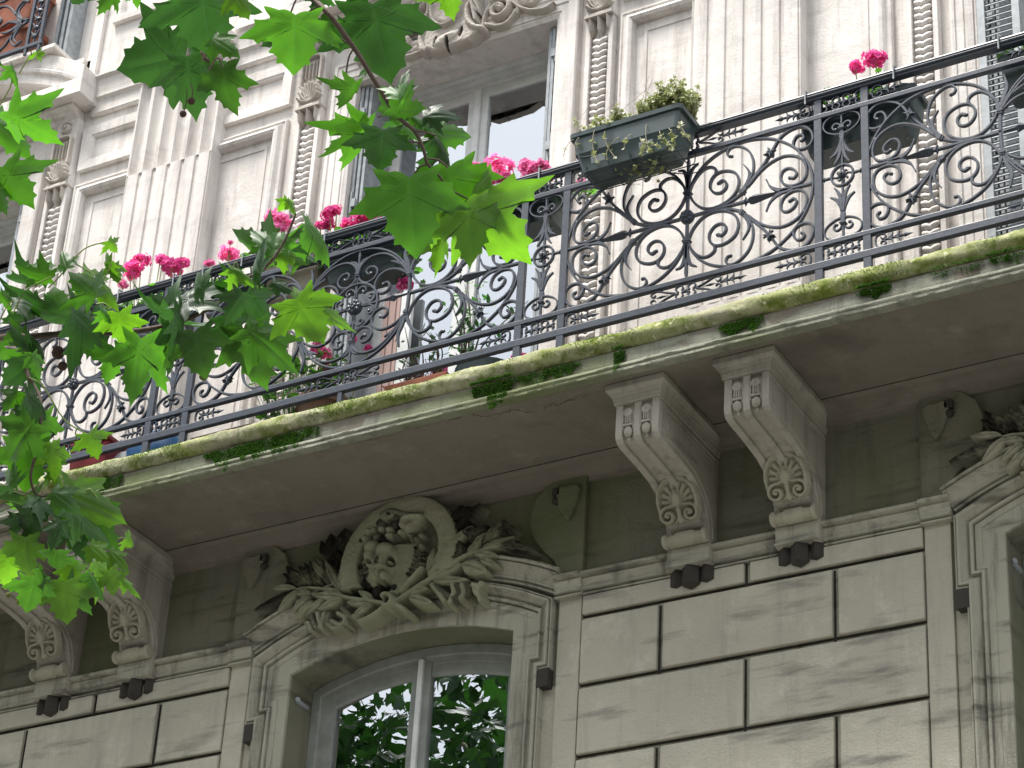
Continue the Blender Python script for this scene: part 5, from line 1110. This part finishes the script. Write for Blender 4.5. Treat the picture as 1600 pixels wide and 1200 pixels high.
gplant('geranium with pale pink heads half hidden by plane leaves above the beige box',(onY(442,390,8.42).x,8.42,8.595),.14,hd((432,344,.032),(447,347,.034),(440,362,.026),(437,372,.018),(472,362,.022),(478,368,.018)),PETL,70,.08)
seg_box((320,470),(400,450),8.42,8.59,'window_box','flower box hidden behind the plane leaves under a single pink bloom',PLAS,.15,HB)
gplant('geranium with one round pink head and a budding stalk',(onY(355,420,8.42).x,8.42,8.595),.12,hd((354,393,.040),(330,418,.024),(359,378,.010)),PETL,45,.05)
seg_box((188,480),(300,455),8.42,8.59,'window_box','flower box at the left under three crimson pink flower clusters',PLAS,.15,HB)
gplant('geranium with crimson pink clusters at the left end of the handrail',(onY(245,450,8.42).x,8.42,8.595),.22,hd((222,405,.030),(215,423,.038),(205,430,.026),(195,448,.020),(255,408,.026),(268,415,.042),(283,406,.026),(249,404,.02)),PET,120,.06,16)
seg_box((740,345),(872,300),8.43,8.595,'window_box','slim dark flower box hooked beneath the two pink blooms in front of the glass',PLAS,.1,HB)
gplant('geranium with big light pink heads in front of the window glass',(onY(805,300,8.42).x,8.42,8.595),.22,hd((782,262,.050),(770,283,.036),(790,282,.034),(818,275,.030),(822,258,.034),(838,262,.036),(845,256,.026),(748,266,.024),(860,285,.018)),PETL,80,.05,16)
gplant('low geranium showing single pink florets through the strip near the planter',(onY(905,300,8.42).x,8.40,8.55),.08,hd((908,287,.020),(862,312,.02)),PETL,16,.02)
# things on the balcony floor seen through the railing
def pot(name,label,cat,x,y,r,h,mat,z=7.61,group=None):
    T=thing(name,label,cat,(x,y,z),group); m=MB(); m.lathe((x,y,z),[(r*.68,0),(r*.72,h*.1),(r*.93,h*.80),(r*1.03,h*.80),(r*1.05,h),(r*.95,h),(r*.92,h*.9)],24); m.build('vessel',mat,T,smooth=True,split=30); s=MB(); s.lathe((x,y,z),[(0.001,h*.88),(r*.9,h*.88)],20); s.build('soil',SOIL,T); return T
def bush(label,x,y,z,h,spread,n,cat='shrub',name='rose_shrub',mat=SHRL,fl=()):
    T=thing(name,label,cat,(x,y,z)); st=MB(); m=MB(); B=Vector((x,y,z))
    for i in range(9):
        t=B+Vector((random.gauss(0,spread*.6),random.gauss(0,.05),h*random.uniform(.6,1))); P=cr([B,B.lerp(t,.5)+Vector((random.gauss(0,.05),0,.03)),t],5); st.tube(P,lambda u:.0045*(1-u)+.0015,5,1)
        for k in range(n//9):
            q=P[random.randrange(3,len(P))]+rv()*.045; almond(m,q,rv()+Vector((0,0,-.3)),Vector((0,-.6,.8)),random.uniform(.035,.06),random.uniform(.011,.017))
    st.build('stem',BARK,T); m.build('leaves',mat,T)
    for fx,fz,r in fl: flowerhead(T,(fx,y-.04,fz),r,PET,30)
    return T
xr=onY(700,560,8.62).x
pot('plant_pot','dark green glazed pot standing on the floor in front of the window','pot',onY(765,545,8.62).x,8.62,.15,.24,PLAS); 
bush('tall rose shrub with dark leaves seen through the scrolls in front of the glass',onY(735,520,8.62).x,8.60,7.82,.62,.17,170)
bush('thin rose shrub with small leaves to the left of the tall one',onY(665,560,8.55).x,8.55,7.75,.42,.10,70)
T=thing('terracotta_trough','long reddish terracotta trough standing behind the rail under the tall shrub','planter',(xr-.12,8.55,7.61)); m=MB(); xa,xb=onY(625,595,8.55).x,onY(715,575,8.55).x
m.add([(xa+.03,8.47,7.61),(xb-.03,8.47,7.61),(xb-.03,8.63,7.61),(xa+.03,8.63,7.61),(xa,8.45,7.76),(xb,8.45,7.76),(xb,8.65,7.76),(xa,8.65,7.76)],[(3,2,1,0),(0,1,5,4),(1,2,6,5),(2,3,7,6),(3,0,4,7),(4,5,6,7)]); m.box(xa-.012,xb+.012,8.44,8.66,7.755,7.80); m.build('trough',TERR,T,bevel=.006); m=MB(); m.box(xa+.01,xb-.01,8.46,8.64,7.80,7.803); m.build('soil',SOIL,T)
T2=thing('dry_plant','leafless pinkish twigs rising from the terracotta trough','plant',(xr-.2,8.55,7.80)); m=MB()
for i in range(34):
    p=Vector((random.uniform(xa+.03,xb-.1),8.55,7.80)); q=p+Vector((random.gauss(-.03,.06),random.gauss(0,.03),random.uniform(.06,.17))); m.tube([p,q,q+rv()*.03],.0022,4,1)
m.build('twigs',simple('dry pink twig',(.30,.15,.14),.8),T2)
x=onY(505,640,8.5).x
pot('plant_pot','brown clay pot on the balcony floor below the wide scroll panel','pot',x,8.50,.13,.22,simple('brown clay',(.20,.12,.08),.8))
gplant('leafy geranium with dark red heads on the balcony floor behind the scrolls',(onY(470,570,8.5).x,8.5,7.83),.24,hd((487,537,.030),(478,528,.024),(492,560,.018),(540,520,.018),(565,535,.016)),PET,120,.20,0)
gplant('red geranium drooping below the dark teal box',(onY(628,440,8.46).x,8.46,8.40),.06,hd((632,440,.026),(625,447,.02)),PET,26,.08,0)
bush('low green shrub in the brown clay pot',x,8.50,7.80,.28,.12,60)
# bags at the left
def sack(label,px,mat,w,h,d,y,cat='bag',name='bag'):
    p=onY(px[0],px[1],y); m=MB(); m.ball((p.x,y,7.61+h/2),1,18,12,.04,(w/2,d/2,h/2)); 
    m.v=[(a,b,max(c,7.612)) for a,b,c in m.v]; m.tube([Vector((p.x-w*.2,y-d*.2,7.61+h*.8)),Vector((p.x-w*.05,y-d*.3,7.61+h*1.15)),Vector((p.x+w*.2,y-d*.2,7.61+h*.85))],.008,6,4)
    o=m.build(name,mat,None,smooth=True,split=70); tag(o,label,cat); return o
sack('blue plastic bag on the balcony floor behind the left post pair',(245,690),BLUE,.34,.30,.2,8.50)
sack('small blue bag leaning beside the red container at the left',(180,690),BLUE,.14,.30,.16,8.62)
sack('grey white sack between the red container and the blue bag',(205,695),BAGW,.34,.26,.2,8.55,'sack','sack')
def crate(name,label,cat,px,mat,w,h,y):
    p=onY(px[0],px[1],y); T=thing(name,label,cat,(p.x,y,7.61)); m=MB(); m.add([(p.x-w*.43,y-.09,7.61),(p.x+w*.43,y-.09,7.61),(p.x+w*.43,y+.09,7.61),(p.x-w*.43,y+.09,7.61),(p.x-w/2,y-.11,7.61+h),(p.x+w/2,y-.11,7.61+h),(p.x+w/2,y+.11,7.61+h),(p.x-w/2,y+.11,7.61+h)],[(3,2,1,0),(0,1,5,4),(1,2,6,5),(2,3,7,6),(3,0,4,7),(4,5,6,7)]); m.build('tub',mat,T,bevel=.012,seg=3); m=MB(); m.box(p.x-w/2-.012,p.x+w/2+.012,y-.125,y+.125,7.61+h-.004,7.61+h+.022); m.build('rim',mat,T,bevel=.006); return T
crate('storage_tub','dark red plastic tub on the balcony floor at the far left','tub',(160,705),RED,.24,.26,8.50)
crate('storage_tub','low dark red tub with a grey lid right of the left post pair','tub',(372,660),simple('dark maroon plastic',(.09,.03,.035),.6),.34,.12,8.52)
m=MB(); p=onY(350,668,8.42); m.box(p.x-.05,p.x+.16,8.40,8.50,7.612,7.632); m.box(p.x-.05,p.x-.03,8.39,8.51,7.632,7.645); o=m.build('metal_plate',ZINC,None,bevel=.004); tag(o,'small grey metal plate lying on the slab beside the maroon tub','plate')
# terracotta troughs behind the upper left railing
for i,(z,label) in enumerate(((11.06,'lower terracotta trough behind the upper left railing'),(11.36,'upper terracotta trough on a shelf behind the upper left railing'))):
    T=thing('terracotta_trough',label,'planter',(-9.15,8.82,z)); m=MB(); xa,xb=-9.5,-8.88
    m.add([(xa+.03,8.76,z),(xb-.03,8.76,z),(xb-.03,8.90,z),(xa+.03,8.90,z),(xa,8.745,z+.20),(xb,8.745,z+.20),(xb,8.91,z+.20),(xa,8.91,z+.20)],[(3,2,1,0),(0,1,5,4),(1,2,6,5),(2,3,7,6),(3,0,4,7),(4,5,6,7)]); m.build('trough',TERR,T,bevel=.01); m=MB(); m.box(xa-.015,xb+.015,8.735,8.915,z+.198,z+.235); m.build('rim',TERR,T,bevel=.004)
m=MB()
for x in (-8.70,-8.655,-8.615): m.box(x-.012,x+.012,8.80,8.92,11.0,12.1)
m.build('folded_shutter',ZINC,BLD,bevel=.003)
m=MB(); m.box(-10.1,-8.60,8.70,8.92,10.985,11.015); m.box(-10.1,-8.50,8.86,8.92,10.95,10.985); m.build('upper_window_ledge',UP,BLD,bevel=.004)
# ---------------------------------------------------------------- the plane tree in front
HALF=[(0.10,-0.06),(0.20,-0.10),(0.32,-0.10),(0.44,-0.125),(0.57,-0.145),(0.535,-0.05),(0.49,0.02),(0.475,0.06),(0.55,0.09),(0.64,0.10),(0.73,0.095),(0.70,0.17),(0.75,0.24),(0.86,0.33),(0.96,0.43),(0.84,0.455),(0.73,0.465),(0.65,0.53),(0.59,0.495),(0.50,0.49),(0.43,0.50),(0.43,0.57),(0.49,0.66),(0.40,0.69),(0.335,0.745),(0.345,0.84),(0.24,0.85),(0.15,0.91),(0.07,0.97)]
HALFD=[(0.09,-0.04),(0.17,-0.07),(0.26,-0.065),(0.37,-0.10),(0.50,-0.13),(0.44,-0.03),(0.36,0.05),(0.33,0.095),(0.42,0.12),(0.55,0.125),(0.645,0.105),(0.60,0.20),(0.67,0.26),(0.81,0.35),(0.97,0.47),(0.78,0.44),(0.64,0.425),(0.585,0.50),(0.50,0.44),(0.37,0.42),(0.28,0.44),(0.29,0.52),(0.375,0.63),(0.27,0.645),(0.21,0.71),(0.235,0.82),(0.14,0.82),(0.08,0.89),(0.03,0.96)]
def leafmesh(i,mat,fold,droop,wave,asym,sag):
    kd=(.35,.9,.6,1.0,.75)[i]; HALF=[(a[0]*(1-kd)+b[0]*kd+random.gauss(0,.006),a[1]*(1-kd)+b[1]*kd+random.gauss(0,.006)) for a,b in zip(globals()['HALF'],HALFD)]
    c=np.array([0,.2]); out=[(0,.0)]+[(x*(1+asym),y) for x,y in HALF]+[(0,1.04)]+[(-x*(1-asym),y+.02*math.sin(i+x*9)) for x,y in HALF[::-1]]
    o=[]; n=len(out)
    for k in range(n):
        a=np.array(out[k]);b=np.array(out[(k+1)%n]); o+= [a,(a+b)/2+ (b-a)[::-1]*np.array([1,-1])*.02]
    o=np.array(o); n=len(o); rings=[.12,.3,.5,.7,.86,1.0]; V=[tuple(c)]; 
    for r in rings: V+= [tuple(c+(p-c)*r) for p in o]
    V=np.array(V); x,y=V[:,0],V[:,1]; ax=np.abs(x)
    th=np.arctan2(ax,y+.0001); rr=np.hypot(x,y)
    vein=np.minimum(np.minimum(np.abs(th),np.abs(th-1.09)),np.abs(th-1.70)); ridge=np.clip(vein*rr,0,.12)
    zz=-fold*ax**1.25-droop*np.clip(y-.15,0,2)**2-sag*rr**3*.3+.35*ridge*(1-.5*rr)+wave*np.sin(6*x+3*y+i)*rr*.5+wave*.6*np.sin(11*y-5*x+i*2)*rr*.5
    me=bpy.data.meshes.new('plane leaf'); F=[(0,1+k,1+(k+1)%n) for k in range(n)]
    for r in range(len(rings)-1):
        a,b=1+r*n,1+(r+1)*n; F+= [(a+k,b+k,b+(k+1)%n,a+(k+1)%n) for k in range(n)]
    me.from_pydata([(float(p),float(q),float(w_)) for p,q,w_ in zip(x,y,zz)],[],F); me.materials.append(mat)
    uv=me.uv_layers.new(name='leaf'); vi=np.empty(len(me.loops),int); me.loops.foreach_get('vertex_index',vi); uv.data.foreach_set('uv',V[vi].astype(np.float32).ravel())
    me.polygons.foreach_set('use_smooth',[True]*len(me.polygons)); return me
LM={}
for key,mat in (('n',LEAF),('y',LEAFY),('d',LEAFD)):
    LM[key]=[leafmesh(i,mat,*p) for i,p in enumerate(((.18,.10,.05,.05,.1),(.42,.22,.05,-.06,.3),(.10,.38,.06,.08,.2),(.62,.10,.07,.0,.4),(.25,.55,.05,-.1,.2)))]
TREE=thing('plane_tree','plane tree with big lobed green leaves hanging in from the left and above','plane tree',(-8.6,.6,.14))
m=MB(); m.tube([Vector(p) for p in ((-8.6,.6,0),(-8.55,.62,2.5),(-8.7,.7,5),(-8.9,.9,7.5),(-9.3,1.0,9.5),(-9.6,1.0,12))],lambda u:.34*(1-u*.62)+.04*(u<.06),18,6); m.build('trunk',TRUNK,TREE,smooth=True)
BRW={}
def branch(pts,r0,r1,mat=BARK,extra=()):
    P=[at(x,y,d) for x,y,d in pts]+[Vector(q) for q in extra]; P=P[::-1] if extra else P
    n=len(P)-1; ne=len(extra)
    rr=[.085-.068*i/max(1,ne-1) for i in range(ne)]+[r0+(r1-r0)*i/(len(pts)-1) for i in range(len(pts))] if extra else [r0+(r1-r0)*i/n for i in range(n+1)]
    if extra: P=[Vector(q) for q in extra][::-1]+[at(x,y,d) for x,y,d in pts]; rr[ne-1]=r0*1.15
    rad=lambda u:(lambda t:rr[min(n-1,int(t))]*(1-(t-min(n-1,int(t))))+rr[min(n-1,int(t))+1]*(t-min(n-1,int(t))))(u*n)
    m=MB(); m.tube(P,rad,10,6); o=m.build('branch',mat,TREE,smooth=True); return o,[at(x,y,d) for x,y,d in pts]
NL=[0]
def leaf(br,b,t,w,roll,d,kind='n',var=None,dd=.0):
    # b,t: petiole joint and tip as seen from the camera, d: distance in metres, dd: extra distance of the tip, roll about the midrib
    B=at(b[0],b[1],d); T=at(t[0],t[1],d+dd); y=T-B; L=y.length/1.04; y.normalize(); view=(B-CC).normalized(); x=y.cross(-view).normalized(); z=x.cross(y).normalized()
    a=math.radians(roll); x2=x*math.cos(a)+z*math.sin(a); z2=x2.cross(y)
    wf=w/max(.35,abs(math.cos(a))); wf=min(wf,1.25); i=NL[0]%5 if var is None else var; NL[0]+=1
    me=LM[kind][i]; o=bpy.data.objects.new('leaf',me); S.collection.objects.link(o); o.parent=br
    M_=Matrix((x2*L*wf,y*L,z2*L)).transposed().to_4x4(); M_.translation=B; o.matrix_basis=M_; WL[o.name]=Vector((0,0,0)); return B
def petiole(br,a,b,d0,d1=None,r=.0022,sag=.01):
    A=at(a[0],a[1],d0);B=at(b[0],b[1],d1 or d0); C_=(A+B)/2+Vector((0,0,sag)); m=MB(); m.tube([A,C_,B],r,6,4); return m
def zz(ox,oy,s): return lambda x,y:(ox+x/s,oy+y/s)
A_=zz(90,0,5);B_=zz(400,0,4.706);C_=zz(500,180,4.706);D_=zz(0,80,4.706);E_=zz(0,360,5.714);F_=zz(240,300,5);G_=zz(140,480,4.706);H_=zz(0,540,5.714);I_=zz(0,740,5)
def grp(br,Z,L,dist):
    for q in L:
        b,t,w,roll,kind=q[:5]; dd=q[5] if len(q)>5 else random.uniform(-.02,.05); leaf(br,Z(*b),Z(*t),w,roll,dist+random.uniform(-.18,.18)+(q[6] if len(q)>6 else 0),kind,q[7] if len(q)>7 else None,dd)
# top bough (hangs down through the middle)
b1,P1=branch([(300,-90,5.6),(430,-40,5.3),(500,8,5.0),(553,75,5.0),(580,118,5.0),(620,180,5.0),(648,205,5.0),(662,235,5.0),(668,256,5.0),(684,272,5.0),(700,295,5.0)],.0062,.0024,extra=[tuple(at(150,-260,6.6)),(-7.6,1.6,8.6),(-8.9,.9,7.4)])
grp(b1,A_,[((1120,-80),(1200,455),1.0,8,'d',.02,.0,0),((1010,440),(1060,965),.80,-10,'d',.02,.1,1),((1000,430),(440,565),.80,12,'d',.03,.2,0),((1290,520),(1350,930),.66,-25,'n',.02,0,2),((1120,430),(965,245),.45,30,'d'),((1210,300),(1425,436),.6,25,'n'),((1090,490),(1285,545),.45,-40,'d'),((220,-90),(115,88),.6,20,'d'),((450,-80),(322,128),.7,15,'n'),((590,-80),(642,78),.6,10,'n'),((1370,-60),(1497,145),.7,10,'y')],5.2)
grp(b1,B_,[((290,110),(280,560),.95,5,'n',.02,0,0),((250,200),(20,392),.45,15,'d'),((860,30),(985,630),.85,-8,'d',.02,0,0),((735,600),(620,855),.55,35,'n',.04,0,3),((475,135),(600,365),.45,-35,'n'),((480,-60),(422,158),.7,12,'d'),((760,-70),(800,112),.8,-20,'d'),((1400,-110),(1470,185),.8,5,'y'),((930,-60),(940,40),.7,0,'y'),((1000,800),(895,620),.60,25,'n'),((990,790),(1285,860),.62,-25,'n',.03,0,4),((1060,740),(1075,478),.38,35,'d'),((1050,730),(1142,580),.5,-20,'n'),((1240,860),(1497,815),.5,35,'d'),((1255,980),(1600,995),.60,20,'n'),((640,150),(570,270),.7,20,'d'),((830,520),(768,445),.6,0,'n'),((1130,850),(1260,950),.5,20,'n')],5.0)
grp(b1,C_,[((355,20),(195,462),.50,38,'n',.03,0,3),((345,60),(5,352),.16,60,'n'),((462,110),(440,430),.95,6,'d',.02,0,0),((655,458),(700,1075),.80,-6,'n',.03,.03,0),((845,165),(1045,405),.40,48,'d',.1,0,3),((950,380),(1055,805),1.0,5,'n',.03,0,0),((1090,625),(1545,1135),.80,-10,'y',.02,-.06,1),((1075,640),(1165,1170),.66,14,'y',.03,-.1,4),((885,715),(780,1010),.5,-15,'y',.03,-.05),((900,880),(872,1195),.52,25,'y'),((600,110),(755,175),.45,20,'n'),((700,195),(850,165),.35,50,'d'),((1205,525),(1292,600),.6,0,'y'),((530,40),(600,110),.9,-30,'d')],5.0)
m=MB()
for a,b,c_ in (((668,256),(655,262),(643,278)),((668,248),(685,250),(700,262)),((650,205),(665,206),(682,212)),((620,180),(605,176),(590,184)),((700,295),(720,305),(734,313)),((660,225),(650,222),(640,222)),((553,75),(530,60),(505,60)),((500,10),(470,-10),(450,30)),((500,8),(480,20),(462,40)),((326,110),(340,90),(348,105)),((553,75),(545,90),(540,120)),((315,95),(318,90),(322,84))): m=MB(); m.tube([at(*a,5.0),at(*b,5.0),at(*c_,5.0)],.0018,6,4); m.build('petiole',BARK,b1)
m=MB(); m.tube([at(300,-90,5.3),at(305,20,5.25),at(317,84,5.2),at(330,98,5.2)],.004,6,4)
m.build('twig',BARK,b1)
def seed(br,p,d,r,mat=SEED,top=None):
    P=at(p[0],p[1],d); m=MB(); m.ball(P,r,16,12,.07); 
    o=m.build('seed_ball',mat,br,smooth=True,split=80)
    if top: m=MB(); Q_=at(top[0],top[1],d); m.tube([Q_,(Q_+P)/2+Vector((.004,0,0)),P],.0012,5,3); m.build('seed_stalk',BARK,o)
seed(b1,(299,158),5.2,.0076,top=(298,130)); seed(b1,(286,178),5.2,.0072,top=(292,140))
# left bough
b2,P2=branch([(-120,560,6.4),(0,528,6.2),(40,526,6.1),(70,524,6.1),(120,520,6.1),(180,520,6.05),(245,512,6.0),(300,495,6.0),(345,470,6.0),(375,440,6.0),(410,422,5.95),(440,385,5.95),(458,345,5.95),(462,335,5.9)],.0095,.0022,extra=[tuple(at(-420,600,6.9)),(-7.3,2.6,6.3),(-8.7,.8,5.6)])
grp(b2,D_,[((75,110),(157,292),.42,25,'n'),((-20,85),(42,108),.5,20,'n'),((60,440),(440,742),.58,-28,'n',.03,0,1),((-60,500),(238,775),.7,15,'n'),((20,850),(235,1180),.85,-14,'n',.02,0,1),((-40,1000),(60,1205),.7,10,'n'),((235,30),(275,75),.6,0,'y'),((270,25),(330,12),.6,20,'y')],5.9)
grp(b2,E_,[((460,430),(110,360),.50,30,'n'),((430,420),(145,262),.5,-20,'n'),((350,482),(-10,478),.35,62,'d'),((510,740),(480,490),1.05,8,'n',.02,0,0),((600,345),(540,165),.5,20,'n'),((860,600),(620,350),.85,-12,'n'),((740,380),(1112,692),.52,30,'y',.02,0,1),((965,95),(1062,205),.9,10,'y'),((1000,268),(868,385),.6,-25,'y'),((1010,300),(1062,475),.7,20,'y'),((0,550),(132,742),.45,20,'n'),((125,640),(425,700),.40,60,'d'),((390,720),(-20,920),.45,55,'d'),((640,728),(345,850),.66,50,'d',.12,0,0),((640,728),(1000,1055),.62,46,'d',.12,0,0),((880,668),(1315,1015),.40,52,'d',.08,0,1),((1060,735),(1140,1095),.72,-8,'y'),((1560,745),(1235,590),.75,18,'d'),((1570,765),(1235,800),.5,58,'d',.1),((240,960),(0,1025),.9,12,'n'),((265,985),(482,1112),.60,52,'d',.08),((285,1060),(0,1160),.85,8,'d'),((900,715),(1032,845),.5,20,'n')],6.05)
grp(b2,F_,[((1045,55),(968,168),.65,10,'y'),((1045,60),(1117,188),.3,30,'y'),((960,470),(542,318),.50,25,'n'),((930,465),(742,248),.55,-15,'n'),((990,430),(1172,232),.55,20,'n'),((1180,245),(1472,562),.48,48,'n',.08,0,1),((980,440),(1298,525),.38,62,'d'),((955,485),(1212,555),.55,15,'y'),((840,640),(715,445),.55,50,'d',.08),((1110,835),(1335,1200),.85,-6,'y',.02,0,0),((1100,838),(1600,1062),.34,10,'y'),((730,780),(915,1052),.7,14,'d'),((705,690),(465,780),.5,50,'d'),((200,900),(602,608),.32,55,'d',.06),((600,600),(872,752),.35,20,'y'),((400,770),(242,618),.65,25,'d'),((930,710),(1102,792),.42,20,'d'),((700,790),(560,1052),.75,8,'d')],5.95)
grp(b2,G_,[((375,230),(310,765),.55,6,'n',.03,0,1),((400,250),(560,658),.5,-12,'n'),((770,180),(862,535),.85,8,'n',.02,0,0),((600,130),(600,515),.30,40,'d'),((1130,160),(1288,655),.72,-8,'n',.02,0,4),((1160,160),(1535,462),.50,10,'n'),((195,310),(120,605),.75,8,'n'),((620,80),(792,272),.75,45,'d',.08),((1000,60),(1135,312),.7,10,'d')],6.0)
m=MB()
for L in (((75,450),(95,430),(130,390),(165,378),(172,377)),((118,412),(135,422),(148,430)),((150,462),(165,430),(175,412)),((20,490),(40,455),(80,432)),((0,500),(10,480),(20,470)),((0,165),(18,130),(13,105)),((30,115),(40,98),(50,85),(58,82)),((45,92),(49,84),(48,80)),((462,335),(458,318),(449,312)),((150,475),(165,475),(180,492)),((110,490),(118,480),(122,478)),((345,470),(360,455),(380,432)),((375,440),(395,445),(410,450)),((390,490),(388,475),(390,460)),((375,425),(368,410),(360,430)),((410,422),(430,405),(436,385))): m=MB(); m.tube([at(*q,6.0) for q in L],.0017,6,4); m.build('petiole',BARKG,b2)
seed(b2,(91,551),6.0,.0155,top=(92,520)); seed(b2,(98,572),6.0,.011,top=(100,560)); seed(b2,(318,588),6.0,.0105,SEEDG,(326,540)); seed(b2,(382,522),6.0,.0105,top=(388,490)); seed(b2,(47,632),5.9,.019,top=(40,600)); seed(b2,(60,644),5.9,.017)
# lower left bough
b3,P3=branch([(-100,500,6.3),(-10,540,6.1),(30,548,5.9),(45,590,5.8),(52,600,5.8),(64,630,5.75),(60,690,5.7),(48,745,5.7),(60,775,5.7),(85,770,5.7)],.0055,.0026,extra=[tuple(at(-420,600,6.9)),(-7.3,2.6,6.2),(-8.7,.8,5.5)])
grp(b3,H_,[((370,615),(372,1100),.50,8,'n',.03,0,1),((290,700),(-5,1085),.62,-14,'n'),((250,870),(225,1330),.90,6,'n',.02,-.05,0),((455,880),(530,1240),.52,14,'y'),((230,450),(455,655),.50,46,'d',.08),((160,405),(0,600),.7,-10,'n'),((270,150),(20,395),.9,12,'d'),((200,420),(170,685),.7,10,'d'),((790,785),(892,1038),.85,8,'y',.02,0,1),((290,70),(362,312),.45,20,'n'),((60,30),(-40,180),.8,10,'n'),((190,130),(60,120),.9,20,'d')],5.75)
grp(b3,I_,[((190,170),(150,345),.8,25,'n',.08),((230,200),(552,295),.36,58,'d'),((540,258),(905,565),.34,48,'n'),((500,150),(1003,385),.55,12,'y',.02,0,0),((600,250),(932,625),.60,-8,'n',.02,0,0),((235,270),(290,645),.6,10,'d'),((150,340),(100,525),.7,15,'d'),((480,365),(388,605),.55,-12,'d'),((525,350),(675,685),.65,8,'d'),((195,500),(205,875),.62,-20,'y'),((270,830),(205,1105),.8,8,'n',.02,0,0),((440,600),(402,825),.7,-14,'n'),((500,850),(530,1198),.80,6,'y',.02,-.06,0),((515,850),(728,1165),.42,-14,'n'),((500,728),(718,915),.6,15,'y'),((690,768),(872,1010),.42,44,'n'),((850,760),(920,993),.65,10,'y'),((740,680),(1042,862),.5,46,'y',.06,0,1),((940,820),(1115,975),.30,15,'y'),((860,608),(1012,755),.5,15,'y'),((980,508),(1066,575),.9,20,'y'),((60,640),(68,932),.75,12,'y'),((700,558),(852,692),.6,8,'y'),((60,90),(-30,262),.8,50,'d',.08),((130,60),(-10,5),.8,20,'n'),((390,-50),(492,122),.6,6,'y'),((410,150),(640,300),.6,10,'n'),((300,740),(352,922),.3,48,'n'),((330,768),(447,870),.3,48,'n')],5.65)
m=MB()
for L in (((45,590),(68,604),(100,655),(138,680)),((85,770),(110,778),(128,800)),((60,775),(20,765),(0,755)),((68,790),(50,800),(40,775)),((0,860),(15,855),(20,850)),((185,842),(190,840),(195,842)),((133,768),(140,764),(146,770),(152,780)),((122,690),(118,676),(122,668)),((0,800),(10,795),(25,790))): m=MB(); m.tube([at(*q,5.7) for q in L],.0016,6,4); m.build('petiole',BARKG,b3)
seed(b3,(85,865),5.65,.009,top=(90,840)); seed(b3,(30,941),5.65,.0075,SEEDG,(25,920)); seed(b3,(13,930),5.65,.0065,SEEDG)
# the crown out of frame, mirrored in the window panes
m=MB(); uvs=[]
def cl(c,r,n,L=.10):
    for i in range(n):
        d=rv(); p=Vector(c)+Vector((d.x,d.y,d.z*.8))*r*random.random()**.45; n_=(rv()+Vector((0,0,.9))).normalized(); a=n_.orthogonal().normalized(); b=n_.cross(a); t=random.uniform(0,6.28); y=a*math.cos(t)+b*math.sin(t)-n_*.3; x=n_.cross(y); l=L*random.uniform(.7,1.2); k=len(m.v)
        P=[(0,0),(.5,-.1),(.4,.08),(.85,.4),(.34,.44),(.3,.7),(0,1),(-.3,.7),(-.34,.44),(-.85,.4),(-.4,.08),(-.5,-.1)]
        m.v+= [tuple(p+x*(u*l)+y*(v*l)-n_*(abs(u)*.2*l)) for u,v in P]; m.f.append(tuple(range(k,k+12)))
for i in range(120):
    c=Vector((random.gauss(-11.3,1.5),random.gauss(-.2,1.6),random.gauss(11.2,1.5)))
    if c.y>2.2 or c.z<8.6 or c.z>12.6 or c.x>-8.2: continue
    cl(c,random.uniform(.35,.75),105,.12)
o=m.build('crown',LEAFD,TREE)
m=MB()
for i in range(9):
    p=Vector((-9.4,1.0,random.uniform(8.5,12))); q=Vector((random.gauss(-11.3,1.2),random.gauss(-.2,1.2),random.gauss(11.6,1.2))); m.tube([p,(p+q)/2+rv()*.3,q],lambda u:.03*(1-u)+.006,8,5)
m.build('limb',TRUNK,TREE,smooth=True)
bpy.context.view_layer.update()
